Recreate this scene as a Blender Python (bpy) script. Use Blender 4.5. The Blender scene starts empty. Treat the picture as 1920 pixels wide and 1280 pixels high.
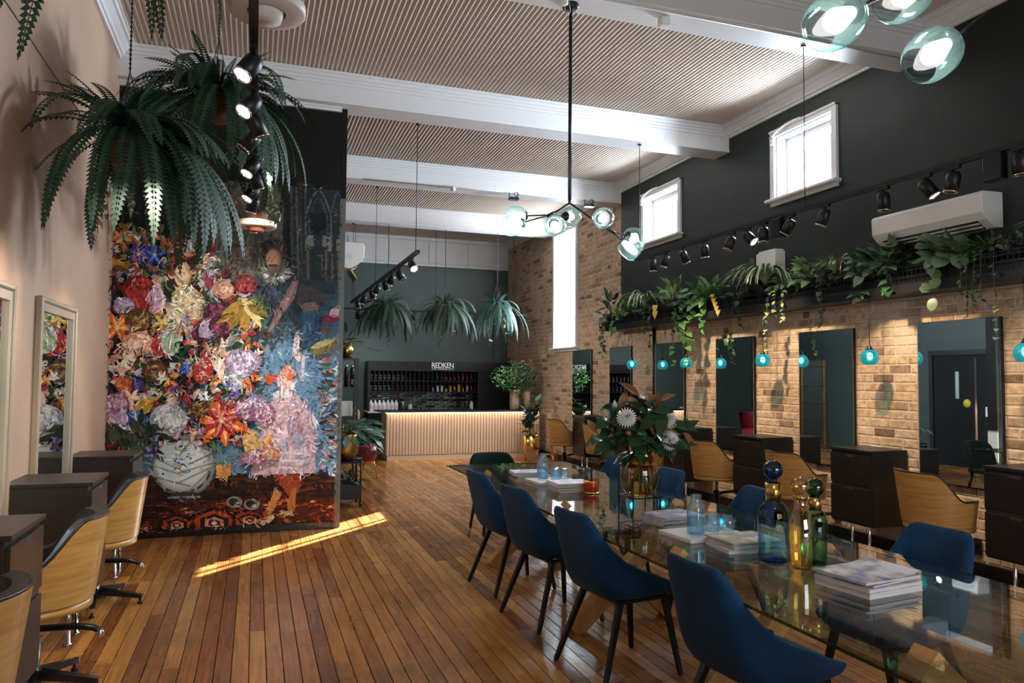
import bpy, math, random
from mathutils import Vector, Matrix, Euler
PI = math.pi
rnd = random.Random(11)
S = bpy.context.scene
COL = S.collection

# ---------------------------------------------------------------- camera
CAM_H, YAW, PITCH, ROLL, FPX = 1.55, 0.332124950, 0.0494436235, 0.00904417239, 1394.71
fw = Vector((math.sin(YAW)*math.cos(PITCH), math.cos(YAW)*math.cos(PITCH), math.sin(PITCH)))
rt = Vector((math.cos(YAW), -math.sin(YAW), 0)); up = rt.cross(fw)
r2 = rt*math.cos(ROLL)+up*math.sin(ROLL); u2 = up*math.cos(ROLL)-rt*math.sin(ROLL)
cd = bpy.data.cameras.new('camera'); cam = bpy.data.objects.new('camera', cd); COL.objects.link(cam)
cam.matrix_world = Matrix(((r2.x, u2.x, -fw.x, 0), (r2.y, u2.y, -fw.y, 0), (r2.z, u2.z, -fw.z, CAM_H), (0, 0, 0, 1)))
cd.sensor_width = 36.0; cd.lens = 36.0*FPX/1920.0; cd.clip_start = 0.05; cd.clip_end = 200
S.camera = cam
def view_area(p, w, h):
    """Rough visible area of a piece, 0 when it lies outside the frame (only used to pick which pieces are parts)."""
    q = Vector(p)-Vector((0, 0, CAM_H)); d = q.dot(fw)
    if d < 0.5: return 0
    x = q.dot(r2)/d*FPX; y = q.dot(u2)/d*FPX
    if abs(x) > 975 or abs(y) > 655: return 0
    return w*h/(d*d)

# ---------------------------------------------------------------- light and colour management
S.view_settings.view_transform = 'Standard'; S.view_settings.look = 'None'
S.view_settings.gamma = 1.0; S.view_settings.use_curve_mapping = False
S.view_settings.exposure = 0.45
W = bpy.data.worlds.new('sky'); S.world = W; W.use_nodes = True
bg = W.node_tree.nodes['Background']; bg.inputs[0].default_value = (0.86, 0.93, 1.0, 1); bg.inputs[1].default_value = 1.5
def lamp(name, kind, loc, energy, color=(1, 1, 1), rot=None, target=None, **kw):
    l = bpy.data.lights.new(name, kind); l.energy = energy; l.color = color
    for k, v in kw.items(): setattr(l, k, v)
    o = bpy.data.objects.new(name, l); COL.objects.link(o); o.location = loc
    if rot: o.rotation_euler = rot
    if target is not None:
        o.rotation_euler = (Vector(target)-Vector(loc)).to_track_quat('-Z', 'Y').to_euler()
    return o
# low sun that comes through the tall window and rakes the floor beside the partition
sd = Vector((-0.625, -0.655, -0.427)).normalized()
lamp('sun', 'SUN', (12, 20, 10), 85.0, (1.0, 0.93, 0.84), target=Vector((12, 20, 10))+sd, angle=0.005)
# daylight just outside each window
lamp('daylight_window_near', 'AREA', (6.06, 6.44, 3.93), 560, (0.80, 0.90, 1.0), target=(3.2, 6.2, 3.7), shape='RECTANGLE', size=1.0, size_y=0.85)
lamp('daylight_window_far', 'AREA', (6.06, 9.4, 3.93), 500, (0.80, 0.90, 1.0), target=(3.2, 9.0, 3.7), shape='RECTANGLE', size=1.0, size_y=0.85)
lamp('daylight_window_tall', 'AREA', (6.08, 12.95, 3.3), 360, (0.82, 0.91, 1.0), target=(3.5, 12.6, 2.4), shape='RECTANGLE', size=1.0, size_y=2.2)
# shop front windows behind the camera
lamp('daylight_shop_front', 'AREA', (3.0, -2.9, 1.9), 85, (0.90, 0.95, 1.0), rot=(PI/2, 0, 0), shape='RECTANGLE', size=3.4, size_y=1.9)

# ---------------------------------------------------------------- mesh helpers
class MB:
    def __init__(s): s.v = []; s.f = []; s.sm = []; s.a = []; s.mi = []; s.val = 0.0; s.m = 0
    def add(s, vs, fs, smooth=False):
        o = len(s.v); s.v += [tuple(v) for v in vs]
        for f in fs: s.f.append([i+o for i in f]); s.sm.append(smooth); s.a.append(s.val); s.mi.append(s.m)
        return s
    def box(s, x0, y0, z0, x1, y1, z1, c=0):
        if c <= 0:
            s.add([(x0, y0, z0), (x1, y0, z0), (x1, y1, z0), (x0, y1, z0), (x0, y0, z1), (x1, y0, z1), (x1, y1, z1), (x0, y1, z1)],
                  [(0, 3, 2, 1), (4, 5, 6, 7), (0, 1, 5, 4), (1, 2, 6, 5), (2, 3, 7, 6), (3, 0, 4, 7)])
            return s
        ctr = ((x0+x1)/2, (y0+y1)/2, (z0+z1)/2); h = (abs(x1-x0)/2, abs(y1-y0)/2, abs(z1-z0)/2)
        c = min(c, min(h)*0.9); vs = []; ix = {}
        for sx in (-1, 1):
            for sy in (-1, 1):
                for sz in (-1, 1):
                    sg = (sx, sy, sz)
                    for ax in range(3):
                        p = [ctr[k]+sg[k]*(h[k]-(0 if k == ax else c)) for k in range(3)]
                        ix[(sg, ax)] = len(vs); vs.append(p)
        fs = []
        for ax in range(3):
            b, d = [k for k in range(3) if k != ax]
            for sg in (-1, 1):
                q = []
                for (i, j) in ((-1, -1), (1, -1), (1, 1), (-1, 1)):
                    t = [0, 0, 0]; t[ax] = sg; t[b] = i; t[d] = j; q.append(ix[(tuple(t), ax)])
                fs.append(q)
        for ax in range(3):            # edge bevels run along axis ax
            b, d = [k for k in range(3) if k != ax]
            for i in (-1, 1):
                for j in (-1, 1):
                    t0 = [0, 0, 0]; t1 = [0, 0, 0]; t0[ax] = -1; t1[ax] = 1
                    for t in (t0, t1): t[b] = i; t[d] = j
                    fs.append([ix[(tuple(t0), b)], ix[(tuple(t1), b)], ix[(tuple(t1), d)], ix[(tuple(t0), d)]])
        for sx in (-1, 1):
            for sy in (-1, 1):
                for sz in (-1, 1): fs.append([ix[((sx, sy, sz), k)] for k in range(3)])
        # orient outward
        out = []
        for f in fs:
            a, b_, c_ = [Vector(vs[i]) for i in f[:3]]
            n = (b_-a).cross(c_-a); m = sum((Vector(vs[i]) for i in f), Vector())/len(f)-Vector(ctr)
            out.append(f if n.dot(m) > 0 else f[::-1])
        return s.add(vs, out)
    def tube(s, pts, r, n=8, cap=True, smooth=True):
        pts = [Vector(p) for p in pts]; rr = r if isinstance(r, (list, tuple)) else [r]*len(pts)
        t0 = (pts[1]-pts[0]).normalized(); u = t0.orthogonal().normalized(); vs = []
        for i, p in enumerate(pts):
            t = (pts[min(i+1, len(pts)-1)]-pts[max(i-1, 0)]).normalized()
            u = (u-t*u.dot(t)); u = u.normalized() if u.length > 1e-6 else t.orthogonal().normalized()
            w = t.cross(u)
            for k in range(n):
                a = 2*PI*k/n; vs.append(p+(u*math.cos(a)+w*math.sin(a))*rr[i])
        fs = []
        for i in range(len(pts)-1):
            for k in range(n):
                a = i*n+k; b = i*n+(k+1) % n; fs.append((a, b, b+n, a+n))
        s.add(vs, fs, smooth)
        if cap:
            o = len(s.v)-len(vs)
            for ids in (list(range(n))[::-1], list(range((len(pts)-1)*n, len(pts)*n))):
                s.f.append([i+o for i in ids]); s.sm.append(False); s.a.append(s.val); s.mi.append(s.m)
        return s
    def lathe(s, prof, n=24, c=(0, 0, 0), M=None, a0=0, a1=2*PI, flute=0, nf=0):
        vs = []; full = abs(a1-a0-2*PI) < 1e-6; nn = n if full else n+1
        for (r, z) in prof:
            for k in range(nn):
                a = a0+(a1-a0)*k/n; q = r*(1+flute*math.cos(nf*a)) if flute else r
                v = Vector((q*math.cos(a), q*math.sin(a), z))
                vs.append((M @ v if M else v)+Vector(c))
        fs = []
        for i in range(len(prof)-1):
            for k in range(n):
                a = i*nn+k; b = i*nn+(k+1) % nn; fs.append((a, b, b+nn, a+nn))
        return s.add(vs, fs, True)
    def prism(s, poly, ax, a, b):
        """poly in the two axes other than ax, extruded from a to b along ax"""
        def P(p, t): q = [0, 0, 0]; k = [i for i in range(3) if i != ax]; q[k[0]] = p[0]; q[k[1]] = p[1]; q[ax] = t; return q
        n = len(poly); vs = [P(p, a) for p in poly]+[P(p, b) for p in poly]
        fs = [list(range(n))[::-1], list(range(n, 2*n))]+[(i, (i+1) % n, (i+1) % n+n, i+n) for i in range(n)]
        return s.add(vs, fs)
    def beam(s, p, q, w, h, upv=(0, 0, 1)):
        p, q = Vector(p), Vector(q); t = (q-p).normalized(); u = t.cross(Vector(upv)).normalized(); v = u.cross(t)
        vs = [e+u*a*w/2+v*b*h/2 for e in (p, q) for a, b in ((-1, -1), (1, -1), (1, 1), (-1, 1))]
        return s.add(vs, [(0, 3, 2, 1), (4, 5, 6, 7), (0, 1, 5, 4), (1, 2, 6, 5), (2, 3, 7, 6), (3, 0, 4, 7)])
    def ball(s, c, r, n=16, m=10, sz=1):
        return s.lathe([(max(1e-4, r*math.sin(PI*i/m)), -r*math.cos(PI*i/m)*sz) for i in range(m+1)], n, c)
    def mesh(s, name, mat):
        me = bpy.data.meshes.new(name); me.from_pydata(s.v, [], s.f)
        for m in (mat if isinstance(mat, (list, tuple)) else [mat]): me.materials.append(m)
        me.polygons.foreach_set('use_smooth', s.sm); me.polygons.foreach_set('material_index', s.mi)
        if any(s.a):
            at = me.attributes.new('rnd', 'FLOAT', 'FACE'); at.data.foreach_set('value', s.a)
        me.update(); return me
    def build(s, name, mat, parent=None, loc=None, rot=None):
        return put(s.mesh(name, mat), name, parent, loc, rot)
def put(me, name, parent=None, loc=None, rot=None, scale=None):
    o = bpy.data.objects.new(name, me); COL.objects.link(o)
    if parent: o.parent = parent
    if loc is not None: o.location = loc
    if rot is not None: o.rotation_euler = rot
    if scale is not None: o.scale = scale
    return o
def tag(o, label, cat, group=None):
    o['label'] = label; o['category'] = cat
    if group: o['group'] = group
    return o
def thing(name, label, cat, loc=(0, 0, 0), rz=0, group=None):
    o = bpy.data.objects.new(name, None); COL.objects.link(o); o.location = loc; o.rotation_euler = (0, 0, rz)
    o.empty_display_size = 0.1
    return tag(o, label, cat, group)
def struct(o): o['kind'] = 'structure'; return o
def stuff(o): o['kind'] = 'stuff'; return o
def copy_tree(o, parent=None):
    c = o.copy(); COL.objects.link(c)
    if parent: c.parent = parent
    for ch in list(o.children): copy_tree(ch, c)
    return c
def mod_bevel(o, w, seg=2):
    m = o.modifiers.new('bevel', 'BEVEL'); m.width = w; m.segments = seg; m.limit_method = 'ANGLE'; return o

# ---------------------------------------------------------------- material helpers
def nt(name):
    m = bpy.data.materials.new(name); m.use_nodes = True; t = m.node_tree; t.nodes.clear()
    out = t.nodes.new('ShaderNodeOutputMaterial'); return m, t, out
def N(t, kind, **kw):
    n = t.nodes.new('ShaderNode'+kind)
    for k, v in kw.items():
        if k.startswith('i_'): n.inputs[k[2:].replace('_', ' ')].default_value = v
        else: setattr(n, k, v)
    return n
def L(t, a, b): t.links.new(a, b)
def c4(c): return (c[0], c[1], c[2], 1)
def pm(name, col, rough=0.5, metal=0.0, col2=None, ns=6.0, nd=3.0, stretch=(1, 1, 1), bump=0.0, bs=40.0, emit=None, es=1.0, spec=0.5, coat=0.0, sheen=0.0, coords='Object', nlo=0.35, nhi=0.65, rvar=0.0):
    m, t, out = nt(name); b = N(t, 'BsdfPrincipled'); L(t, b.outputs[0], out.inputs[0])
    b.inputs['Base Color'].default_value = c4(col); b.inputs['Roughness'].default_value = rough; b.inputs['Metallic'].default_value = metal
    b.inputs['Specular IOR Level'].default_value = spec; b.inputs['Coat Weight'].default_value = coat; b.inputs['Sheen Weight'].default_value = sheen
    if emit: b.inputs['Emission Color'].default_value = c4(emit); b.inputs['Emission Strength'].default_value = es
    if col2 or bump or rvar:
        tc = N(t, 'TexCoord'); mp = N(t, 'Mapping'); mp.inputs['Scale'].default_value = stretch; L(t, tc.outputs[coords], mp.inputs[0])
        no = N(t, 'TexNoise'); no.inputs['Scale'].default_value = ns; no.inputs['Detail'].default_value = nd; L(t, mp.outputs[0], no.inputs[0])
        if col2:
            r = N(t, 'ValToRGB'); r.color_ramp.elements[0].position = nlo; r.color_ramp.elements[1].position = nhi
            r.color_ramp.elements[0].color = c4(col); r.color_ramp.elements[1].color = c4(col2)
            L(t, no.outputs[0], r.inputs[0]); L(t, r.outputs[0], b.inputs['Base Color'])
        if rvar:
            mr = N(t, 'MapRange'); mr.inputs['To Min'].default_value = rough-rvar; mr.inputs['To Max'].default_value = rough+rvar
            L(t, no.outputs[0], mr.inputs[0]); L(t, mr.outputs[0], b.inputs['Roughness'])
        if bump:
            n2 = N(t, 'TexNoise'); n2.inputs['Scale'].default_value = bs; n2.inputs['Detail'].default_value = 4; L(t, mp.outputs[0], n2.inputs[0])
            bp = N(t, 'Bump'); bp.inputs['Strength'].default_value = bump; bp.inputs['Distance'].default_value = 0.01
            L(t, n2.outputs[0], bp.inputs['Height']); L(t, bp.outputs[0], b.inputs['Normal'])
    return m
def thin_glass(name, tint, rim=None, rough=0.0, ior=1.5, gl=1.0, glow=None):
    """thin sheet of tinted glass: straight-through transparency plus a Fresnel reflection"""
    m, t, out = nt(name); tr = N(t, 'BsdfTransparent'); g = N(t, 'BsdfGlossy'); g.inputs['Roughness'].default_value = rough
    g.inputs['Color'].default_value = (gl, gl, gl, 1)
    tr.inputs[0].default_value = c4(tint)
    if rim:
        lw = N(t, 'LayerWeight'); lw.inputs[0].default_value = 0.45; mx = N(t, 'MixRGB'); mx.inputs[1].default_value = c4(tint); mx.inputs[2].default_value = c4(rim)
        L(t, lw.outputs['Facing'], mx.inputs[0]); L(t, mx.outputs[0], tr.inputs[0])
    f0 = ((ior-1)/(ior+1))**2; lf = N(t, 'LayerWeight'); lf.inputs[0].default_value = 0.5          # Schlick, same from both sides of the sheet
    pw_ = N(t, 'Math', operation='POWER'); pw_.inputs[1].default_value = 5.0; L(t, lf.outputs['Facing'], pw_.inputs[0])
    fr = N(t, 'Math', operation='MULTIPLY_ADD'); fr.inputs[1].default_value = 1-f0; fr.inputs[2].default_value = f0; L(t, pw_.outputs[0], fr.inputs[0]); mx = N(t, 'MixShader')
    body = tr.outputs[0]
    if glow:                                   # slightly milky glass that scatters the light of its own bulb
        ts = N(t, 'BsdfTranslucent'); ts.inputs[0].default_value = c4(glow); mk = N(t, 'MixShader'); mk.inputs[0].default_value = 0.022 if name.startswith('teal') else 0.12; L(t, tr.outputs[0], mk.inputs[1]); L(t, ts.outputs[0], mk.inputs[2]); body = mk.outputs[0]
    L(t, fr.outputs[0], mx.inputs[0]); L(t, body, mx.inputs[1]); L(t, g.outputs[0], mx.inputs[2]); L(t, mx.outputs[0], out.inputs[0])
    return m
def ramp_mat(name, stops, rough, grain=None, bump=0.1, spec=0.5, blot=None, rvar=0.0, coat=0.0):
    """per-piece colour: stored face value (joined pieces) plus the object's own random number (single pieces)"""
    m, t, out = nt(name); b = N(t, 'BsdfPrincipled'); L(t, b.outputs[0], out.inputs[0]); b.inputs['Roughness'].default_value = rough
    b.inputs['Specular IOR Level'].default_value = spec; b.inputs['Coat Weight'].default_value = coat; b.inputs['Coat Roughness'].default_value = 0.15
    at = N(t, 'Attribute', attribute_name='rnd'); oi = N(t, 'ObjectInfo'); ad = N(t, 'Math', operation='ADD'); fr = N(t, 'Math', operation='FRACT')
    L(t, at.outputs['Fac'], ad.inputs[0]); L(t, oi.outputs['Random'], ad.inputs[1]); L(t, ad.outputs[0], fr.inputs[0])
    r = N(t, 'ValToRGB'); e = r.color_ramp.elements
    while len(e) < len(stops): e.new(0.5)
    for i, (p, c) in enumerate(stops): e[i].position = p; e[i].color = c4(c)
    L(t, fr.outputs[0], r.inputs[0])
    ge = N(t, 'NewGeometry'); mp = N(t, 'Mapping'); mp.inputs['Scale'].default_value = grain or (8, 8, 8); L(t, ge.outputs['Position'], mp.inputs[0])
    # shift the grain per piece
    cx = N(t, 'CombineXYZ'); mu = N(t, 'Math', operation='MULTIPLY'); mu.inputs[1].default_value = 37.0; L(t, fr.outputs[0], mu.inputs[0])
    L(t, mu.outputs[0], cx.inputs[0]); L(t, mu.outputs[0], cx.inputs[1]); L(t, cx.outputs[0], mp.inputs['Location'])
    no = N(t, 'TexNoise'); no.inputs['Scale'].default_value = 1.0; no.inputs['Detail'].default_value = 5.0; no.inputs['Roughness'].default_value = 0.6; L(t, mp.outputs[0], no.inputs[0])
    mr = N(t, 'MapRange'); mr.inputs['From Min'].default_value = 0.3; mr.inputs['From Max'].default_value = 0.7; mr.inputs['To Min'].default_value = 0.55; mr.inputs['To Max'].default_value = 1.3
    L(t, no.outputs[0], mr.inputs[0]); mx = N(t, 'MixRGB', blend_type='MULTIPLY'); mx.inputs[0].default_value = 1.0
    L(t, r.outputs[0], mx.inputs[1]); L(t, mr.outputs[0], mx.inputs[2]); last = mx.outputs[0]
    if blot:
        sc, lo, hi, colb = blot
        n2 = N(t, 'TexNoise'); n2.inputs['Scale'].default_value = sc; n2.inputs['Detail'].default_value = 6; L(t, ge.outputs['Position'], n2.inputs[0])
        m2 = N(t, 'MapRange'); m2.inputs['From Min'].default_value = lo; m2.inputs['From Max'].default_value = hi; L(t, n2.outputs[0], m2.inputs[0])
        m3 = N(t, 'MixRGB'); L(t, m2.outputs[0], m3.inputs[0]); L(t, last, m3.inputs[1]); m3.inputs[2].default_value = c4(colb); last = m3.outputs[0]
    L(t, last, b.inputs['Base Color'])
    bp = N(t, 'Bump'); bp.inputs['Strength'].default_value = bump; bp.inputs['Distance'].default_value = 0.01; L(t, no.outputs[0], bp.inputs['Height']); L(t, bp.outputs[0], b.inputs['Normal'])
    if rvar:
        m4 = N(t, 'MapRange'); m4.inputs['To Min'].default_value = rough-rvar; m4.inputs['To Max'].default_value = rough+rvar
        n3 = N(t, 'TexNoise'); n3.inputs['Scale'].default_value = 2.5; L(t, ge.outputs['Position'], n3.inputs[0]); L(t, n3.outputs[0], m4.inputs[0]); L(t, m4.outputs[0], b.inputs['Roughness'])
    return m

M = {}
M['green'] = pm('dark_green_paint', (0.017, 0.023, 0.020), 0.5, spec=0.3, col2=(0.020, 0.027, 0.024), ns=3, bump=0.04, bs=120)
M['green_back'] = pm('back_wall_green_paint', (0.060, 0.088, 0.080), 0.5, col2=(0.070, 0.100, 0.091), ns=2, bump=0.05, bs=90)
M['green_left'] = pm('rear_left_wall_paint', (0.028, 0.042, 0.038), 0.5)
M['black_paint'] = pm('partition_paint', (0.010, 0.010, 0.008), 0.6, spec=0.12, bump=0.03, bs=90)
M['beige'] = pm('beige_wall_paint', (0.40, 0.258, 0.17), 0.6, col2=(0.43, 0.278, 0.184), ns=2.5, bump=0.03, bs=60)
M['white'] = pm('white_gloss_paint', (0.68, 0.67, 0.66), 0.5)
M['ceil'] = pm('ceiling_cream_paint', (0.52, 0.435, 0.36), 0.6)
M['mortar'] = pm('mortar', (0.54, 0.42, 0.30), 0.9, col2=(0.62, 0.50, 0.38), ns=9, bump=0.3, bs=60)
M['brick'] = ramp_mat('old_brick', [(0.0, (0.20, 0.125, 0.085)), (0.08, (0.36, 0.235, 0.155)), (0.2, (0.52, 0.355, 0.22)), (0.55, (0.60, 0.42, 0.27)), (0.8, (0.57, 0.42, 0.30)), (0.92, (0.62, 0.47, 0.35)), (1.0, (0.45, 0.31, 0.21))], 0.85, (14, 14, 22), 0.35, 0.25, blot=(2.0, 0.50, 0.72, (0.60, 0.49, 0.38)))
M['floor'] = ramp_mat('old_floor_boards', [(0.0, (0.18, 0.054, 0.012)), (0.2, (0.28, 0.094, 0.020)), (0.55, (0.36, 0.132, 0.027)), (0.85, (0.43, 0.172, 0.036)), (1.0, (0.53, 0.235, 0.052))], 0.27, (45, 2.2, 20), 0.10, 0.42, blot=(1.4, 0.58, 0.85, (0.13, 0.06, 0.025)), rvar=0.13, coat=0.12)
M['subfloor'] = pm('subfloor_dark', (0.02, 0.01, 0.006), 0.9)
M['oak'] = pm('oak_ply', (0.56, 0.305, 0.085), 0.33, col2=(0.42, 0.20, 0.05), ns=1.2, nd=6, stretch=(3, 3, 32), coat=0.2, nlo=0.38, nhi=0.66)
M['oak_leg'] = pm('oak_table_leg', (0.58, 0.31, 0.10), 0.5, col2=(0.47, 0.23, 0.065), ns=2, nd=5, stretch=(12, 12, 2))
M['pale_oak'] = pm('pale_oak_slats', (0.66, 0.49, 0.33), 0.5, col2=(0.58, 0.42, 0.27), ns=3, nd=5, stretch=(20, 20, 1.5))
M['black'] = pm('black_metal', (0.012, 0.012, 0.013), 0.4, metal=0.3)
M['black_gloss'] = pm('black_plastic', (0.010, 0.010, 0.011), 0.22)
M['cabinet'] = pm('black_ash_laminate', (0.009, 0.0085, 0.0085), 0.35, spec=0.35, col2=(0.016, 0.0145, 0.014), ns=3, nd=5, stretch=(2, 40, 40))
M['cabinet_left'] = pm('brown_reflection_laminate', (0.020, 0.014, 0.011), 0.36, spec=0.4, col2=(0.027, 0.019, 0.015), ns=3, stretch=(2, 40, 40))  # warm brown reflection put into the black desks' colour
M['leather'] = pm('black_leatherette', (0.010, 0.010, 0.011), 0.35, bump=0.1, bs=150)
M['chrome'] = pm('chrome', (0.8, 0.8, 0.8), 0.12, metal=1)
M['brass'] = pm('brushed_brass', (0.72, 0.47, 0.17), 0.25, metal=1, bump=0.05, bs=60)
M['copper'] = pm('polished_copper', (0.80, 0.45, 0.30), 0.12, metal=1)
M['velvet'] = pm('navy_velvet', (0.0026, 0.033, 0.092), 0.75, col2=(0.005, 0.060, 0.155), ns=3, nd=4, sheen=0.06, bump=0.05, bs=200, spec=0.25)
M['velvet_green'] = pm('bottle_green_velvet', (0.004, 0.014, 0.010), 0.85, sheen=0.06, spec=0.2)
M['velvet_red'] = pm('crimson_fabric', (0.30, 0.008, 0.025), 0.8)
M['mirror'] = pm('mirror_silver', (0.80, 0.84, 0.83), 0.01, metal=1)
M['mirror_edge'] = pm('mirror_edge', (0.55, 0.45, 0.36), 0.4, metal=0.6)
M['champagne'] = pm('champagne_frame', (0.40, 0.34, 0.25), 0.4, metal=0.35)
M['terracotta'] = pm('terracotta', (0.22, 0.075, 0.035), 0.8, bump=0.1)
M['soil'] = pm('soil', (0.03, 0.02, 0.012), 0.95)
M['paper'] = pm('magazine_pages', (0.75, 0.72, 0.67), 0.7, col2=(0.60, 0.57, 0.53), ns=2, stretch=(2, 2, 220))
M['tray'] = pm('pale_stone_tray', (0.80, 0.76, 0.72), 0.5)
M['plastic'] = pm('white_plastic', (0.78, 0.75, 0.70), 0.4)
M['vent'] = pm('vent_dark', (0.03, 0.025, 0.02), 0.7)
M['table_glass'] = thin_glass('table_glass', (0.86, 0.92, 0.90), None, 0.0, 1.75)
M['pane'] = thin_glass('window_glass', (0.95, 0.97, 1.0))
M['clear'] = thin_glass('clear_glass', (0.93, 0.97, 0.97), (0.55, 0.75, 0.72))
M['teal'] = thin_glass('teal_globe_glass', (0.97, 1.0, 0.99), (0.26, 0.72, 0.72), 0.02, 1.55, glow=(0.55, 0.95, 0.90))
M['aqua'] = thin_glass('ribbed_blue_glass', (0.80, 0.92, 0.98), (0.45, 0.72, 0.90), 0.08, 2.0, glow=(0.6, 0.8, 0.95))
M['bottle_blue'] = thin_glass('blue_bottle_glass', (0.55, 0.80, 0.92), (0.10, 0.32, 0.60), 0.02, 1.6)
M['ball_blue'] = thin_glass('deep_blue_glass', (0.13, 0.38, 0.88), (0.03, 0.12, 0.50), 0.02, 1.7)
M['bottle_gold'] = thin_glass('gold_lustre_glass', (0.98, 0.84, 0.36), (0.72, 0.50, 0.08), 0.03, 2.8, 0.95)
M['bottle_green'] = thin_glass('green_bottle_glass', (0.50, 0.80, 0.58), (0.06, 0.36, 0.16), 0.02, 1.6)
M['ball_green'] = thin_glass('deep_green_glass', (0.14, 0.48, 0.24), (0.01, 0.14, 0.05), 0.02, 1.7)
M['amber'] = thin_glass('amber_vase_glass', (0.97, 0.82, 0.50), (0.70, 0.42, 0.10), 0.02, 1.7)
M['bulb'] = pm('lit_bulb', (1, 1, 1), 0.5, emit=(1.0, 0.97, 0.95), es=10)
M['lens_on'] = pm('lit_spot_lens', (1, 1, 1), 0.5, emit=(0.86, 0.90, 1.0), es=9)
M['lens_off'] = pm('dark_spot_lens', (0.25, 0.25, 0.27), 0.2)
M['led'] = pm('led_strip', (1, 1, 1), 0.5, emit=(1.0, 0.72, 0.56), es=5)
def leafmat(name, a, b, rough=0.4, back=None, stripe=None, var=True):
    m, t, out = nt(name); p = N(t, 'BsdfPrincipled'); L(t, p.outputs[0], out.inputs[0]); p.inputs['Roughness'].default_value = rough
    oi = N(t, 'ObjectInfo'); no = N(t, 'TexNoise'); no.inputs['Scale'].default_value = 9; tc = N(t, 'TexCoord'); L(t, tc.outputs['Object'], no.inputs[0])
    ad = N(t, 'Math', operation='MULTIPLY_ADD'); ad.inputs[1].default_value = 0.5; L(t, oi.outputs['Random'], ad.inputs[0]); L(t, no.outputs[0], ad.inputs[2])
    mr = N(t, 'MapRange'); mr.inputs['From Min'].default_value = 0.35; mr.inputs['From Max'].default_value = 1.0; L(t, ad.outputs[0], mr.inputs[0])
    mx = N(t, 'MixRGB'); mx.inputs[1].default_value = c4(a); mx.inputs[2].default_value = c4(b); L(t, mr.outputs[0], mx.inputs[0]); last = mx.outputs[0]
    if stripe:
        wv = N(t, 'TexWave', bands_direction='Y'); wv.inputs['Scale'].default_value = stripe[1]; wv.inputs['Distortion'].default_value = 1.0; L(t, tc.outputs['Object'], wv.inputs[0])
        m2 = N(t, 'MixRGB'); L(t, wv.outputs[0], m2.inputs[0]); L(t, last, m2.inputs[1]); m2.inputs[2].default_value = c4(stripe[0]); last = m2.outputs[0]
    if back:
        ge = N(t, 'NewGeometry'); m3 = N(t, 'MixRGB'); L(t, ge.outputs['Backfacing'], m3.inputs[0]); L(t, last, m3.inputs[1]); m3.inputs[2].default_value = c4(back); last = m3.outputs[0]
    L(t, last, p.inputs['Base Color']); return m
M['fern'] = leafmat('fern_green', (0.008, 0.030, 0.016), (0.026, 0.075, 0.038), 0.55)
M['fern_silver'] = leafmat('fern_blue_green', (0.014, 0.055, 0.042), (0.05, 0.125, 0.105), 0.45)
M['ivy'] = leafmat('variegated_ivy', (0.10, 0.17, 0.05), (0.42, 0.46, 0.20), 0.45)
M['leaf_dark'] = leafmat('leaf_dark_green', (0.012, 0.045, 0.018), (0.035, 0.10, 0.035), 0.3)
M['leaf_mid'] = leafmat('leaf_mid_green', (0.035, 0.12, 0.03), (0.10, 0.24, 0.06), 0.35)
M['leaf_light'] = leafmat('leaf_light_green', (0.12, 0.26, 0.07), (0.30, 0.44, 0.16), 0.4)
M['leaf_yellow'] = leafmat('leaf_yellowed', (0.62, 0.36, 0.04), (0.75, 0.48, 0.08), 0.5)
M['leaf_blue'] = leafmat('leaf_grey_green', (0.05, 0.13, 0.09), (0.16, 0.30, 0.24), 0.35)
M['leaf_stripe'] = leafmat('leaf_striped', (0.04, 0.12, 0.05), (0.07, 0.18, 0.08), 0.35, stripe=((0.24, 0.32, 0.17), 55))
M['spider'] = leafmat('spider_plant_leaf', (0.14, 0.26, 0.11), (0.52, 0.58, 0.40), 0.4)
M['magnolia'] = leafmat('magnolia_leaf', (0.012, 0.045, 0.016), (0.03, 0.085, 0.03), 0.18, back=(0.20, 0.075, 0.022))
M['magnolia_brown'] = leafmat('magnolia_leaf_brown', (0.17, 0.06, 0.018), (0.28, 0.11, 0.035), 0.45)
M['petal'] = pm('white_petal', (0.85, 0.82, 0.80), 0.6)
M['stem'] = pm('plant_stem', (0.09, 0.10, 0.03), 0.6)
M['bark'] = pm('branch_bark', (0.09, 0.05, 0.03), 0.8)
# ================================================================ ROOM SHELL
XL, XR, YB, YF, ZC, ZB = -1.30, 5.55, 16.45, -3.0, 4.70, 4.38
def holed(mb, y0, y1, z0, z1, x0, x1, holes):
    ys = sorted({y0, y1, *[h[0] for h in holes], *[h[1] for h in holes]}); zs = sorted({z0, z1, *[h[2] for h in holes], *[h[3] for h in holes]})
    ys = [y for y in ys if y0 <= y <= y1]; zs = [z for z in zs if z0 <= z <= z1]
    for a, b in zip(ys, ys[1:]):
        for c, d in zip(zs, zs[1:]):
            my, mz = (a+b)/2, (c+d)/2
            if not any(h[0] < my < h[1] and h[2] < mz < h[3] for h in holes): mb.box(x0, a, c, x1, b, d)
    return mb
WIN = {1: (6.00, 6.88, 3.59, 4.30), 2: (8.92, 9.88, 3.58, 4.27), 3: (12.44, 13.46, 2.14, 4.33)}
holes = list(WIN.values())
wall_right = struct(holed(MB(), YF, YB+0.2, 0, ZC+0.1, XR, XR+0.40, holes).build('wall_right', M['mortar']))
green_upper = holed(MB(), YF, 10.655, 2.36, ZC, XR-0.035, XR, holes).build('painted_render', M['green'], wall_right)
wall_left = struct(MB().box(XL-0.15, YF, 0, XL, 8.06, ZC+0.1).build('wall_left', M['beige']))
MB().box(XL, YF, 3.515, XL+0.004, 7.9, 3.523).build('wall_joint', M['cabinet_left'], wall_left)
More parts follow.
